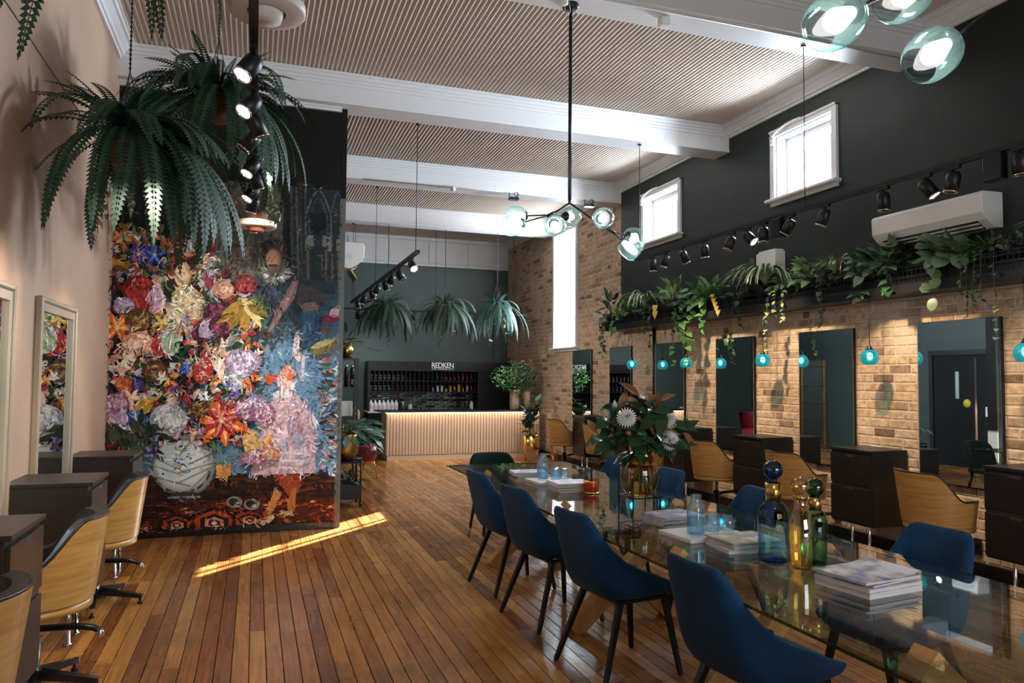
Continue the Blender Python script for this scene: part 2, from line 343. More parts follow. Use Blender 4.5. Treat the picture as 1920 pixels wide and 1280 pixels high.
wall_rear = struct(MB().box(XL-0.15, 8.06, 0, XL, YB+0.2, ZC+0.1).build('wall_rear_left', M['green_left']))
wall_back = struct(MB().box(XL-0.15, YB, 0, XR, YB+0.15, ZC+0.1).box(5.215, YB-0.05, 0, XR, YB, 4.06).build('wall_back', [M['green_back']]))
wall_front = struct(MB().box(XL-0.15, YF-0.15, 0, 1.2, YF, ZC+0.1).box(4.8, YF-0.15, 0, XR, YF, ZC+0.1).box(1.2, YF-0.15, 0, 4.8, YF, 0.9).box(1.2, YF-0.15, 2.9, 4.8, YF, ZC+0.1).build('wall_front', M['green']))
wf = struct(MB().box(1.2, YF-0.1, 0.9, 4.8, YF-0.04, 0.98).box(1.2, YF-0.1, 2.82, 4.8, YF-0.04, 2.9).box(2.4, YF-0.1, 0.98, 2.48, YF-0.04, 2.82).box(3.6, YF-0.1, 0.98, 3.68, YF-0.04, 2.82).build('window_4', M['white']))
MB().box(1.2, YF-0.075, 0.9, 4.8, YF-0.07, 2.9).build('pane', M['pane'], wf)
# partition that carries the mural
wall_mid = struct(MB().box(XL, 7.904, 0, 0.803, 8.06, ZB).box(0.806, 7.904, 0, 0.862, 8.06, ZB).build('wall_middle', M['black_paint']))
MB().box(0.803, 7.899, 0.0, 0.862, 7.904, 3.42).build('edge_trim', pm('partition_edge_paint', (0.11, 0.112, 0.09), 0.4), wall_mid)
struct(mod_bevel(MB().box(XL, 7.872, 0, 0.803, 7.899, 0.075).build('baseboard_middle', M['black_gloss']), 0.006))
struct(MB().box(XL, 7.87, ZB-0.045, 0.80, 7.904, ZB-0.018).box(XL, 7.85, ZB-0.018, 0.80, 7.904, ZB).build('trim_1', M['white']))
struct(MB().box(5.505, 2.2, 0, XR, YB, 0.11).build('baseboard_right', M['black_gloss']))
struct(MB().box(XL, 2.2, 0, XL+0.015, 7.87, 0.09).build('baseboard_left', M['black_gloss']))
# ---- ceiling: corrugated sheet between beams
cb = MB(); beams = [-0.94+2.9*k for k in range(6)]; beams = [b for b in beams]
edges = [YF]+[e for b in beams for e in (b, b+0.30)]+[YB]
pitch = 0.0452; npd = int((XR-XL)/pitch); prof = []
for i in range(npd):
    for k in range(6): prof.append((XL+(i+k/6)*pitch, ZC+0.0065*math.cos(2*PI*k/6)))
prof.append((XR, ZC))
for a, b in zip(edges[::2], edges[1::2]):
    n = len(prof); cb.add([(x, a, z) for x, z in prof]+[(x, b, z) for x, z in prof], [(i, i+n, i+n+1, i+1) for i in range(n-1)], True)
cb.box(XL-0.15, YF-0.15, ZC+0.03, XR+0.58, YB+0.15, ZC+0.13)
struct(cb.build('ceiling', M['ceil']))
for k, b in enumerate(beams):
    e = b+0.30
    m = MB().box(XL, b, ZB, XR, e, ZC)
    for s, y in ((-1, b), (1, e)):
        def sb(d, z0, z1): m.box(XL, min(y, y+s*d), z0, XR, max(y, y+s*d), z1)
        sb(0.012, ZC-0.135, ZC-0.10); sb(0.026, ZC-0.10, ZC-0.07); sb(0.042, ZC-0.07, ZC-0.035); sb(0.06, ZC-0.035, ZC-0.004); sb(0.010, ZB, ZB+0.022)
    struct(m.build('trim_%d' % (k+2), M['white']))
def cornice(x, s, y0, y1):
    P = [(0, 4.548), (0.028, 4.548), (0.032, 4.575), (0.05, 4.58), (0.06, 4.60), (0.105, 4.645), (0.125, 4.65), (0.13, 4.675), (0.15, 4.68), (0.15, 4.698), (0, 4.698)]
    return MB().prism([(x+s*a, z) for a, z in P], 1, y0, y1)
kk = 10
for a, b in zip(edges[::2], edges[1::2]):
    if b > 1.5:
        struct(cornice(XR-(0.035 if b < 10.7 else 0), -1, a, b).build('trim_%d' % kk, M['white'])); kk += 1
        struct(cornice(XL, 1, a, b).build('trim_%d' % kk, M['white'])); kk += 1
# ---- white panelled fascia at the top of the back wall
fas = struct(MB().box(XL, 16.39, 4.06, XR, YB, ZC).build('trim_40', M['white']))
xs = [XL, -0.76, 0.14, 1.04, 1.84, 2.735, 3.638, 4.547, 5.44]
for a, b in zip(xs, xs[1:]): mod_bevel(MB().box(a+0.012, 16.365, 4.12, b-0.012, 16.39, 4.60).build('panel', M['white'], fas), 0.004)
MB().box(XL, 16.34, 4.625, XR, 16.39, ZC).box(XL, 16.35, 4.05, 5.44, 16.39, 4.085).build('rail', M['white'], fas)
for a, b in zip(xs, xs[1:]): MB().box(a+0.06, 16.346, 4.057, b-0.10, 16.351, 4.077).build('vent_slot', M['led'] if False else M['plastic'], fas)
# ---- floor boards
floor = struct(MB().box(XL-0.1, YF, -0.12, XR, YB, -0.022).build('floor', M['subfloor']))
pw = 0.0872; boards = []
r_ = random.Random(3); x = XL
while x < XR-0.01:
    y = YF-r_.random()*2.5; x1 = min(x+pw, XR)
    while y < YB:
        ln = r_.choice((1.6, 2.6, 3.4, 4.2, 5.0))*(0.9+0.2*r_.random()); y1 = min(y+ln, YB)
        if y1 > 1.0:
            ya = max(y, YF); best = max(view_area((x+pw/2, ya+(y1-ya)*q, 0), pw, y1-ya) for q in (0.05, 0.25, 0.5, 0.75, 0.95))
            boards.append((best, x, x1, ya, y1, r_.random()))
        y = y1
    x += pw
boards.sort(key=lambda b: -b[0])
def board(mb, x0, x1, y0, y1, ox=0, oy=0):
    g = 0.0020; c = 0.002; a, b, d, e = x0+g-ox, x1-g-ox, y0+0.0008-oy, y1-0.0008-oy
    mb.add([(a, d, -0.022), (b, d, -0.022), (b, e, -0.022), (a, e, -0.022), (a, d, -c), (b, d, -c), (b, e, -c), (a, e, -c), (a+c, d+c/2, 0), (b-c, d+c/2, 0), (b-c, e-c/2, 0), (a+c, e-c/2, 0)],
           [(8, 9, 10, 11), (0, 1, 5, 4), (1, 2, 6, 5), (2, 3, 7, 6), (3, 0, 4, 7), (4, 5, 9, 8), (5, 6, 10, 9), (6, 7, 11, 10), (7, 4, 8, 11)])
rest = MB()
for i, (v, x0, x1, y0, y1, q) in enumerate(boards):
    if i < 298:
        mb = MB(); board(mb, x0, x1, y0, y1, (x0+x1)/2, (y0+y1)/2); mb.build('floor_board', M['floor'], floor, ((x0+x1)/2, (y0+y1)/2, 0))
    else: rest.val = 0.001+0.998*q; board(rest, x0, x1, y0, y1)
stuff(rest.build('floor_boards', M['floor'], floor))
# ---- bricks
bricks = []; r_ = random.Random(5); ch = 0.0838
def course(z, y0, y1, row):
    y = y0-r_.random()*0.12-(0.12 if row % 2 else 0); i = row
    while y < y1:
        ln = 0.236 if (i % 3 or r_.random() < 0.25) else 0.112; a, b = max(y, y0), min(y+ln, y1)
        hit = [h for h in holes if h[2]-0.05 < z+0.04 < h[3]+0.05 and b > h[0]-0.05 and a < h[1]+0.05]
        if hit:
            h = hit[0]
            if a < h[0]-0.09: b = min(b, h[0]-0.05)
            elif b > h[1]+0.09: a = max(a, h[1]+0.05)
            else: a = b
        if b-a > 0.045: bricks.append([view_area((XR, (a+b)/2, z+0.04), b-a, ch), a, b, z, r_.random(), r_.random()*0.007])
        y += ln+0.010; i += 1
row = 0; z = 0.115
while z < 4.56:
    if z+ch < 2.37: course(z, 2.3, YB, row)
    else: course(z, 10.66, YB, row)
    z += ch; row += 1
MIR = [(4.248, 5.022), (5.769, 6.536), (7.303, 8.058), (8.80, 9.567), (10.314, 11.046), (11.763, 12.563)]
for b in bricks:
    if any(m[0] < b[1] and b[2] < m[1] for m in MIR) and 0.70 < b[3] and b[3]+ch < 2.06: b[0] = 0
    if b[3] < 0.9 or 2.2 < b[3] < 2.3: b[0] *= 0.3
bricks.sort(key=lambda b: -b[0])
def brick(mb, y0, y1, z0, d, oy=0, oz=0):
    e = 0.007; f = -0.0035-d*0.45; a, b, c, g = y0-oy, y1-oy, z0+0.005-oz, z0+ch-0.005-oz
    mb.add([(0.002, a, c), (0.002, b, c), (0.002, b, g), (0.002, a, g), (f+e, a, c), (f+e, b, c), (f+e, b, g), (f+e, a, g), (f, a+e, c+e), (f, b-e, c+e), (f, b-e, g-e), (f, a+e, g-e)],
           [(8, 11, 10, 9), (0, 4, 5, 1), (1, 5, 6, 2), (2, 6, 7, 3), (3, 7, 4, 0), (4, 8, 9, 5), (5, 9, 10, 6), (6, 10, 11, 7), (7, 11, 8, 4)])
rest = MB(); shared = {}
for i, (v, a, b, z, q, d) in enumerate(bricks):
    if i < 298 and v > 0:
        key = (round(b-a, 3), int(q*4))
        if key not in shared: mb = MB(); brick(mb, -(b-a)/2, (b-a)/2, 0, d); shared[key] = mb.mesh('brick', M['brick'])
        put(shared[key], 'brick', wall_right, (XR, (a+b)/2, z))
    else: rest.val = 0.001+0.998*q; brick(rest, a, b, z, d, 0, 0)
o = stuff(rest.build('brick_courses', M['brick'], wall_right, (XR, 0, 0)))
# ---- windows
def window(n, setback, mull, stay):
    y0, y1, z0, z1 = WIN[n]; w = 0.07; X0 = XR-0.035-0.032 if n < 3 else XR-0.05
    win = struct(MB().box(X0, y0-w, z0, XR, y0, z1+w).box(X0, y1, z0, XR, y1+w, z1+w).box(X0, y0, z1, XR, y1, z1+w)
                 .box(X0-0.015, y0-w, z1+w-0.02, XR, y1+w, z1+w+0.004).build('window_%d' % n, M['white']))
    MB().box(X0-0.06, y0-w-0.035, z0-0.035, XR+0.1, y1+w+0.035, z0, 0.008).box(X0, y0-w, z0-0.075, XR, y1+w, z0-0.035).build('window_sill', M['white'], win)
    MB().box(XR-0.03, y0, z0, XR+0.405, y0+0.012, z1).box(XR-0.03, y1-0.012, z0, XR+0.405, y1, z1).box(XR-0.03, y0, z1-0.012, XR+0.405, y1, z1).box(XR-0.03, y0, z0, XR+0.405, y1, z0+0.012).build('reveal', M['white'], win)
    a, b, c, d = y0+0.012, y1-0.012, z0+0.012, z1-0.012; X1 = XR+setback; f = 0.06
    MB().box(X1, a, c, X1+0.045, a+f, d).box(X1, b-f, c, X1+0.045, b, d).box(X1, a+f, c, X1+0.045, b-f, c+f).box(X1, a+f, d-f, X1+0.045, b-f, d).build('sash', M['white'], win)
    for k in mull[0]: MB().box(X1+0.005, a+(b-a)*k-0.016, c+f, X1+0.04, a+(b-a)*k+0.016, d-f).build('glazing_bar', M['white'], win)
    for k in mull[1]: MB().box(X1+0.005, a+f, c+(d-c)*k-0.010, X1+0.03, b-f, c+(d-c)*k+0.010).build('glazing_bar', M['white'], win)
    MB().box(X1+0.02, a+f, c+f, X1+0.024, b-f, d-f).build('pane', M['pane'], win)
    if stay:
        MB().tube([(XR-0.08-0.03*math.sin(t*PI), y1+0.05-0.50*t, z1+0.00+0.085*math.sin(t*PI*0.5)-0.01*t) for t in [i/10 for i in range(11)]], 0.012, 8).box(XR-0.10, y1-0.02, z1-0.09, XR-0.06, y1+0.03, z1-0.02).build('window_stay', M['plastic'], win)
window(1, 0.10, ([0.68], []), True); window(2, 0.10, ([0.40, 0.70], []), True); window(3, 0.26, ([0.45], [0.25, 0.5, 0.75]), False)
# unseen deep eave, added to keep the sun off the two high windows
struct(MB().box(XR+0.40, 1.0, 4.75, XR+2.4, 11.9, 4.82).build('trim_50', M['white']))
struct(MB().box(8.0, 12.0, 0, 8.3, 22, 4.52).build('trim_51', M['mortar']))       # unseen parapet, added to block the lower sun at the tall window
# ---- door in the rear left wall (seen in the mirrors)
door = struct(MB().box(XL, 9.62, 0, XL+0.035, 10.84, 2.06).build('door_1', pm('door_paint', (0.008, 0.008, 0.009), 0.6, spec=0.15)))
MB().box(XL, 9.53, 0, XL+0.06, 9.62, 2.15).box(XL, 10.84, 0, XL+0.06, 10.93, 2.15).box(XL, 9.62, 2.06, XL+0.06, 10.84, 2.15).build('door_frame', M['black'], door)
MB().box(XL+0.035, 10.30, 1.25, XL+0.04, 10.37, 1.75).build('vision_pane', pm('wired_glass', (0.35, 0.4, 0.4), 0.2), door)
MB().box(XL+0.035, 9.93, 0.1, XL+0.05, 9.97, 2.0).build('door_edge', M['chrome'], door)
MB().lathe([(0.0005, 0.0), (0.075, 0.0), (0.075, 0.004), (0.0005, 0.004)], 20, (XL+0.036, 10.14, 1.17), Matrix.Rotation(PI/2, 3, 'Y')).build('door_sticker', pm('yellow_sticker', (0.55, 0.45, 0.03), 0.5), door)
MB().box(XL+0.04, 9.70, 0.95, XL+0.06, 9.76, 1.12).build('keypad', M['plastic'], door)
# ================================================================ FIXED FITTINGS
ORD = ['first', 'second', 'third', 'fourth', 'fifth', 'sixth', 'seventh', 'eighth', 'ninth', 'tenth', 'eleventh', 'twelfth', 'thirteenth', 'fourteenth', 'fifteenth', 'sixteenth', 'seventeenth', 'eighteenth', 'nineteenth', 'twentieth', 'twenty-first', 'twenty-second', 'twenty-third', 'twenty-fourth']
# ---- frameless mirrors on the brick wall
seen = ['reflecting a dark door', 'reflecting a gold grid', 'with a crimson chair reflected', 'behind the white and green bouquet', 'reflecting white bottles', 'with reversed sign lettering reflected']
for i, (a, b) in enumerate(MIR):
    t = thing('wall_mirror', 'tall frameless mirror on brick, %s from the right, %s' % (ORD[i], seen[i]), 'mirror', (XR-0.02, (a+b)/2, 0.70), 0, 'frameless mirrors along the brick wall')
    h = (b-a)/2
    MB().box(-0.016, -h, 0, 0.012, h, 1.37).build('backing', M['black'], t)
    MB().box(-0.022, -h+0.004, 0.004, -0.016, h-0.004, 1.366).build('glass', M['mirror'], t)
    MB().box(-0.024, h-0.004, 0, 0.0, h+0.004, 1.37).build('edge_strip', M['mirror_edge'], t)
# ---- framed mirrors on the beige wall
for i, (a, b) in enumerate([(5.32, 6.29), (3.82, 4.79)]):
    t = thing('framed_mirror', ('champagne framed mirror on beige wall reflecting the flower mural' if i == 0 else 'champagne framed mirror cut off by the left edge of the photo'), 'mirror', (XL, (a+b)/2, 0.70), 0, 'framed mirrors on the beige wall')
    h = (b-a)/2; w = 0.085; z1 = 1.335
    fr = MB()
    for (y0, y1, za, zb) in ((-h, -h+w, 0, z1), (h-w, h, 0, z1), (-h+w, h-w, z1-w, z1), (-h+w, h-w, 0, w)):
        fr.box(0, y0, za, 0.03, y1, zb)
    for (y0, y1, za, zb) in ((-h-0.004, -h+0.03, -0.004, z1+0.004), (h-0.03, h+0.004, -0.004, z1+0.004), (-h+0.03, h-0.03, z1-0.03, z1+0.004), (-h+0.03, h-0.03, -0.004, 0.03)):
        fr.box(0, y0, za, 0.045, y1, zb, 0.008)
    fr.build('frame', M['champagne'], t)
    MB().box(0.002, -h+w, w, 0.012, h-w, z1-w).build('glass', M['mirror'], t)
# ---- drawer desks
def desk(name, label, loc, rz, mat, group, dep=0.44):
    t = thing(name, label, 'desk', loc, rz, group); w = 0.24
    mod_bevel(MB().box(0, -w, 0.27, dep-0.02, w, 0.918).build('body', mat, t), 0.002)
    mod_bevel(MB().box(0, -w-0.003, 0.918, dep+0.004, w+0.003, 0.94).build('top', mat, t), 0.002)
    for z0, z1 in ((0.285, 0.60), (0.628, 0.892)):
        d = MB().box(dep-0.02, -w+0.004, z0, dep, w-0.004, z1, 0.002).build('drawer', mat, t)
        MB().prism([(0.055, z1+0.001), (0.038, z1-0.024), (-0.038, z1-0.024), (-0.055, z1+0.001)], 0, dep-0.001, dep+0.0012).build('finger_notch', M['vent'], d)
    MB().box(dep-0.022, -w+0.004, 0.602, dep-0.012, w-0.004, 0.626).build('shadow_gap', M['vent'], t)
    for sy in (-0.10, 0.10): MB().lathe([(0.0005, 0), (0.022, 0), (0.022, 0.01), (0.012, 0.014), (0.012, 0.27)], 12, (dep-0.12, sy, 0)).build('leg', M['chrome'], t)
    return t
ly = [6.53, 5.03, 3.54]
for i, y in enumerate(ly):
    desk('drawer_desk', ['brown-lit black drawer desk in the corner beside the mural', 'brown-lit black drawer desk between the two framed mirrors', 'brown-lit black drawer desk nearest the camera on the left'][i], (XL, y, 0), 0, M['cabinet_left'], 'drawer desks on the beige wall', 0.445)
ryd = [3.86, 5.41, 6.91, 8.41, 9.91, 11.39]
for i, y in enumerate(ryd):
    desk('drawer_desk', ['black drawer desk at the right edge of the photo', 'black drawer desk behind the three glass bottles', 'black drawer desk below the blue pendant beside the crimson reflection', 'black drawer desk half hidden to the right of the bouquet', 'black drawer desk hidden behind the bouquet leaves', 'farthest black drawer desk on the brick wall, left of the bouquet'][i], (XR-0.021, y, 0), PI, M['cabinet'], 'drawer desks on the brick wall', 0.42)
# ---- black conduit beside the third mirror
tag(MB().tube([(XR-0.03, 9.62, 0.96), (XR-0.03, 9.62, 2.30)], 0.022, 8).build('cable_conduit', M['black']), 'black vertical cable pipe on brick beside a mirror under the planter shelf', 'pipe')
# ---- salon chairs
def shell_top(p):
    a = abs(p)/PI*180
    t = min(1, max(0, (a-40)/46)); t = t*t*(3-2*t); return 0.850-0.205*t
def salon_proto():
    t = thing('salon_chair', 'x', 'chair')
    n, mz = 40, 6; th = 0.012; amax = 118/180*PI
    def surf(mb, off, zb, ztop, flip):
        vs = []
        for i in range(n+1):
            p = -amax+2*amax*i/n
            for j in range(mz+1):
                z = zb+(ztop(p)-zb)*j/mz; r = 0.258+0.052*(z-0.44)/0.40+off; vs.append((-r*math.cos(p), r*math.sin(p), z))
        fs = []
        for i in range(n):
            for j in range(mz):
                a = i*(mz+1)+j; q = (a, a+1, a+mz+2, a+mz+1); fs.append(q if not flip else q[::-1])
        o = len(mb.v); mb.add(vs, fs, True); return o
    mb = MB(); a = surf(mb, 0, 0.455, shell_top, False); b = surf(mb, -th, 0.455, shell_top, True)
    k = mz+1
    for i in range(n):
        for j in (0, mz): mb.add([mb.v[a+i*k+j], mb.v[a+(i+1)*k+j], mb.v[b+(i+1)*k+j], mb.v[b+i*k+j]], [(0, 1, 2, 3)])
    for i in (0, n):
        mb.add([mb.v[a+i*k+j] for j in range(k)]+[mb.v[b+i*k+j] for j in range(k)][::-1], [list(range(2*k))])
    mb.build('plywood_shell', M['oak'], t)
    mb = MB(); pts = []
    for i in range(n+1):
        p = -amax+2*amax*i/n; pts.append((p, shell_top(p)))
    a = surf(mb, -th-0.001, 0.46, lambda p: shell_top(p)+0.010, False); b = surf(mb, -th-0.05, 0.46, lambda p: shell_top(p)+0.004, True)
    for i in range(n): mb.add([mb.v[a+i*k+mz], mb.v[a+(i+1)*k+mz], mb.v[b+(i+1)*k+mz], mb.v[b+i*k+mz]], [(0, 1, 2, 3)], True)
    for i in (0, n): mb.add([mb.v[a+i*k+j] for j in range(k)]+[mb.v[b+i*k+j] for j in range(k)][::-1], [list(range(2*k))])
    mb.tube([(-(0.258+0.052*(z-0.44)/0.40-0.006)*math.cos(p), (0.258+0.052*(z-0.44)/0.40-0.006)*math.sin(p), z+0.004) for p, z in pts], 0.0085, 6)
    mb.build('upholstered_lining', M['leather'], t)
    MB().lathe([(0.0005, 0.405), (0.238, 0.405), (0.252, 0.41), (0.254, 0.449), (0.0005, 0.449)], 40).build('plywood_band', M['oak'], t)
    MB().lathe([(0.0005, 0.452), (0.20, 0.452), (0.205, 0.49), (0.19, 0.525), (0.12, 0.54), (0.0005, 0.54)], 32, (0.02, 0, 0)).build('seat_cushion', M['leather'], t)
    MB().lathe([(0.022, 0.20), (0.022, 0.40), (0.09, 0.402), (0.09, 0.406), (0.0005, 0.406)], 16).build('lift_column', M['chrome'], t)
    MB().lathe([(0.0005, 0.055), (0.05, 0.055), (0.05, 0.11), (0.036, 0.12), (0.036, 0.27), (0.0005, 0.27)], 16).build('column_sleeve', M['black_gloss'], t)
    for k5 in range(5):
        a = 2*PI*k5/5+0.35; c, s = math.cos(a), math.sin(a)
        l = MB(); p0 = Vector((0.03*c, 0.03*s, 0.095)); p1 = Vector((0.31*c, 0.31*s, 0.05)); u = Vector((-s, c, 0))
        vs = [p0+u*0.026+Vector((0, 0, -0.022)), p0-u*0.026+Vector((0, 0, -0.022)), p0-u*0.026+Vector((0, 0, 0.022)), p0+u*0.026+Vector((0, 0, 0.022)),
              p1+u*0.015+Vector((0, 0, -0.012)), p1-u*0.015+Vector((0, 0, -0.012)), p1-u*0.015+Vector((0, 0, 0.012)), p1+u*0.015+Vector((0, 0, 0.012))]
        l.add(vs, [(0, 3, 2, 1), (4, 5, 6, 7), (0, 1, 5, 4), (1, 2, 6, 5), (2, 3, 7, 6), (3, 0, 4, 7)]); o = l.build('base_arm', M['black_gloss'], t)
        MB().lathe([(0.0005, 0), (0.016, 0), (0.016, 0.012), (0.008, 0.02), (0.008, 0.04), (0.0005, 0.04)], 10, (0.295*c, 0.295*s, 0)).build('glide', M['black'], o)
        MB().beam(p1+Vector((c, s, 0))*-0.002, p1+Vector((c, s, 0))*0.006, 0.031, 0.026).build('end_cap', M['chrome'], o)
    return t
sc0 = salon_proto(); used = [False]
def salon(x, y, rz, label, group):
    t = sc0 if not used[0] else copy_tree(sc0)
    used[0] = True; t.location = (x, y, 0); t.rotation_euler = (0, 0, rz); tag(t, label, 'chair', group); return t
for y, dr, lb in [(4.48, -0.10, 'oak shell salon chair at the right, nearest on the brick wall'), (6.08, 0.06, 'oak shell salon chair behind the glass bottles'), (7.46, 0.10, 'oak shell salon chair between bouquet and second desk'),
                  (9.0, 0, 'oak shell salon chair hidden behind the vase bouquet'), (10.45, 0.05, 'oak shell salon chair just left of the bouquet'), (11.95, 0.1, 'farthest oak shell salon chair, beside the rubber plant')]:
    salon(5.10, y, dr, lb, 'salon chairs along the brick wall')
for y, dr, lb in [(5.72, 0.12, 'oak shell salon chair standing against the mural corner'), (4.24, 0.12, 'oak shell salon chair in front of the middle left desk'), (2.86, 0.1, 'oak shell salon chair cut by the lower left edge')]:
    salon(-0.99, y, PI+dr, lb, 'salon chairs along the beige wall')
# ---- curved footrests
def footrest(x, y, s, label, group, k=1.0):
    t = thing('footrest', label, 'footrest', (x, y, 0), 0, group)
    s *= k
    MB().tube([(0, 0, 0.23), (s*0.25, 0, 0.235), (s*0.45, 0, 0.23), (s*0.53, 0, 0.215), (s*0.56, 0, 0.19), (s*0.565, 0, 0.17)], 0.017, 10).build('bar', M['black_gloss'], t)
    MB().tube([(s*0.553, 0, 0.20), (s*0.566, 0, 0.168)], 0.0195, 10).build('end_cap', M['chrome'], t)
    MB().box(min(0, s*0.02), -0.05, 0.17, max(0, s*0.02), 0.05, 0.29).build('wall_plate', M['black_gloss'], t)
footrest(XL, 5.98, 1, 'black curved footrest bar beside the mural skirting', 'footrests on the beige wall'); footrest(XL, 4.50, 1, 'black curved footrest bar under the middle left mirror', 'footrests on the beige wall')
for i, (a, b) in enumerate(MIR): footrest(XR-0.012, (a+b)/2-0.12, -1, 'black curved footrest bar under the %s brick wall mirror from the right' % ORD[i], 'footrests on the brick wall', 0.62)
# ---- planter shelf
sh = thing('planter_shelf', 'long black steel planter shelf with mesh basket along the brick wall', 'shelf', (0, 0, 0))
mod_bevel(MB().box(5.23, 1.6, 2.305, XR-0.036, 10.65, 2.385).build('shelf_board', M['black'], sh), 0.004)
bm_ = MB(); y = 1.6
for z in (2.392, 2.445, 2.50, 2.53): bm_.box(5.262, 1.6, z, 5.270, 10.93, z+0.008)
while y < 10.93: bm_.box(5.262, y, 2.39, 5.267, y+0.006, 2.535); y += 0.045
bm_.box(5.262, 10.925, 2.33, XR-0.04, 10.933, 2.345).box(5.262, 10.925, 2.525, XR-0.04, 10.933, 2.538)
x = 5.262
while x < 5.51: bm_.box(x, 10.925, 2.335, x+0.006, 10.931, 2.535); x += 0.045
stuff(bm_.build('basket_mesh', M['black'], sh))
MB().box(5.30, 1.6, 2.385, XR-0.04, 10.9, 2.47).build('planter_liner', M['black'], sh)
# ---- spotlight tracks
tr_cap = MB().lathe([(0.0005, 0.0), (0.030, 0.0), (0.040, 0.012), (0.045, 0.035), (0.045, 0.135), (0.041, 0.135), (0.039, 0.128)], 18).mesh('housing', M['black'])
tr_len = MB().lathe([(0.0005, 0.1255), (0.039, 0.1255), (0.040, 0.1275), (0.0005, 0.1275)], 18)
ln_on = tr_len.mesh('lens', M['lens_on']); ln_off = tr_len.mesh('lens', M['lens_off'])
tr_ad = MB().box(-0.015, -0.05, -0.022, 0.015, 0.05, 0).tube([(0, 0, -0.02), (0, 0, -0.062)], 0.008, 8).mesh('adapter', M['black'])
tr_ring = MB().lathe([(0.040, 0.1285), (0.046, 0.1285), (0.046, 0.136), (0.040, 0.136), (0.040, 0.1285)], 18).mesh('rim_ring', M['chrome'])
def spot(loc, aim, lit, label, group, rz=0, energy=0, size=50, col=(1, 0.97, 0.93), scale=1.0):
    t = thing('track_spotlight', label, 'spotlight', loc, 0, group); t.scale = (scale,)*3
    put(tr_ad, 'adapter', t, rot=(0, 0, rz))
    d = Vector(aim).normalized(); q = d.to_track_quat('Z', 'Y')
    b = put(tr_cap, 'housing', t, (Vector((0, 0, -0.068))-d*0.03), q.to_euler())
    put(ln_on if lit else ln_off, 'lens', b)
    put(tr_ring, 'rim_ring', b)
    if energy:
        w = Vector(loc)+(Vector((0, 0, -0.068))+d*0.115)*scale
        lamp('spot_beam', 'SPOT', w, energy, col, target=w+d, spot_size=size/180*PI, spot_blend=0.6, shadow_soft_size=0.03)
def wire(mb, x, y, z0, z1, r=0.004): mb.tube([(x, y, z0), (x, y, z1)], r, 6).tube([(x, y, z1-0.012), (x, y, z1)], 0.022, 10)
t = thing('lighting_track', 'long black lighting track hung along the right of the room', 'track')
MB().box(4.302, -1.0, 2.972, 4.338, 7.93, 3.006).build('rail', M['black'], t)
for y in (2.2, 5.03, 7.87): mb = MB(); wire(mb, 4.32, y, 3.0, 4.38); mb.build('suspension_wire', M['black'], t)
RT = [(7.55, 0), (7.25, 0), (6.91, 1), (6.51, 0), (6.05, 0), (5.81, 1), (5.57, 0), (5.21, 0), (4.80, 0), (4.21, 0), (3.85, 1), (3.63, 0), (3.18, 0)]
ra = [(0.05, 0.0, -1), (-0.25, 0.15, -1), (0.5, 0.1, -1), (0.1, 0, -1), (-0.35, 0.2, -1), (0.3, -0.75, -0.8), (0.0, 0, -1), (-0.3, 0.55, -1), (-0.2, 0.3, -1), (0.05, 0, -1), (0.35, -0.55, -1), (-0.1, 0.15, -1), (0.1, 0, -1)]
for i, ((y, l), a) in enumerate(zip(RT, ra)):
    spot((4.32, y, 2.972), a, l, 'black %sspotlight, %s from the far end of the right hand track' % ('lit ' if l else '', ORD[i]), 'spotlights on the right hand track', 0)
for y in (5.37, 3.34): tag(MB().box(4.285, y-0.06, 2.80, 4.355, y+0.06, 2.972, 0.006).build('track_power_box', M['black']), 'black square box hung on right track, %s' % ('between its middle spotlights' if y > 5 else 'near the air conditioner end'), 'box', 'boxes on the right hand track')
t = thing('lighting_track', 'black lighting track hung in front of the dark rear wall, running lengthwise', 'track')
MB().box(1.63, 7.95, 2.905, 1.67, 13.95, 2.94).build('rail', M['black'], t)
for y in (8.08, 11.0, 13.80): mb = MB(); wire(mb, 1.65, y, 2.94, 4.38); mb.build('suspension_wire', M['black'], t)
MT = [8.30, 9.08, 9.57, 10.12, 10.77, 11.34, 12.16, 13.0]
for i, y in enumerate(MT):
    spot((1.65, y, 2.905), [(0.15, -0.75, -0.7), (0.5, -0.2, -1), (-0.4, 0.1, -1), (0.3, 0.2, -1), (-0.5, 0, -1), (0.3, 0.1, -1), (-0.4, 0.2, -1), (0.2, 0, -1)][i], i == 0, 'black %sspotlight, %s along the rear hanging track' % ('brightly lit ' if i == 0 else '', ORD[i]), 'spotlights on the rear lengthwise track')
t = thing('lighting_track', 'black lighting track crossing the rear room behind the ferns', 'track')
MB().box(1.2, 14.28, 2.825, 5.25, 14.32, 2.86).build('rail', M['black'], t)
for x in (1.75, 3.33, 4.95): mb = MB(); wire(mb, x, 14.30, 2.85, 4.69); mb.build('suspension_wire', M['black'], t)
for i, (x, l) in enumerate([(1.78, 1), (2.17, 1), (2.83, 0), (3.19, 0), (3.80, 1), (4.45, 1)]):
    spot((x*1.025, 14.30, 2.825), (0.1*(-1)**i, 0.8, -1), l, 'small black spotlight, %s from the left on the cross track' % ORD[i], 'spotlights on the cross track behind the ferns', PI/2)
t = thing('lighting_track', 'black lighting track seen end-on in front of the mural', 'track')
MB().box(-0.062, 1.5, 3.075, -0.022, 7.70, 3.11).build('rail', M['black'], t)
for y in (2.2, 5.0): mb = MB(); wire(mb, -0.042, y, 3.1, 4.38); mb.build('suspension_wire', M['black'], t)
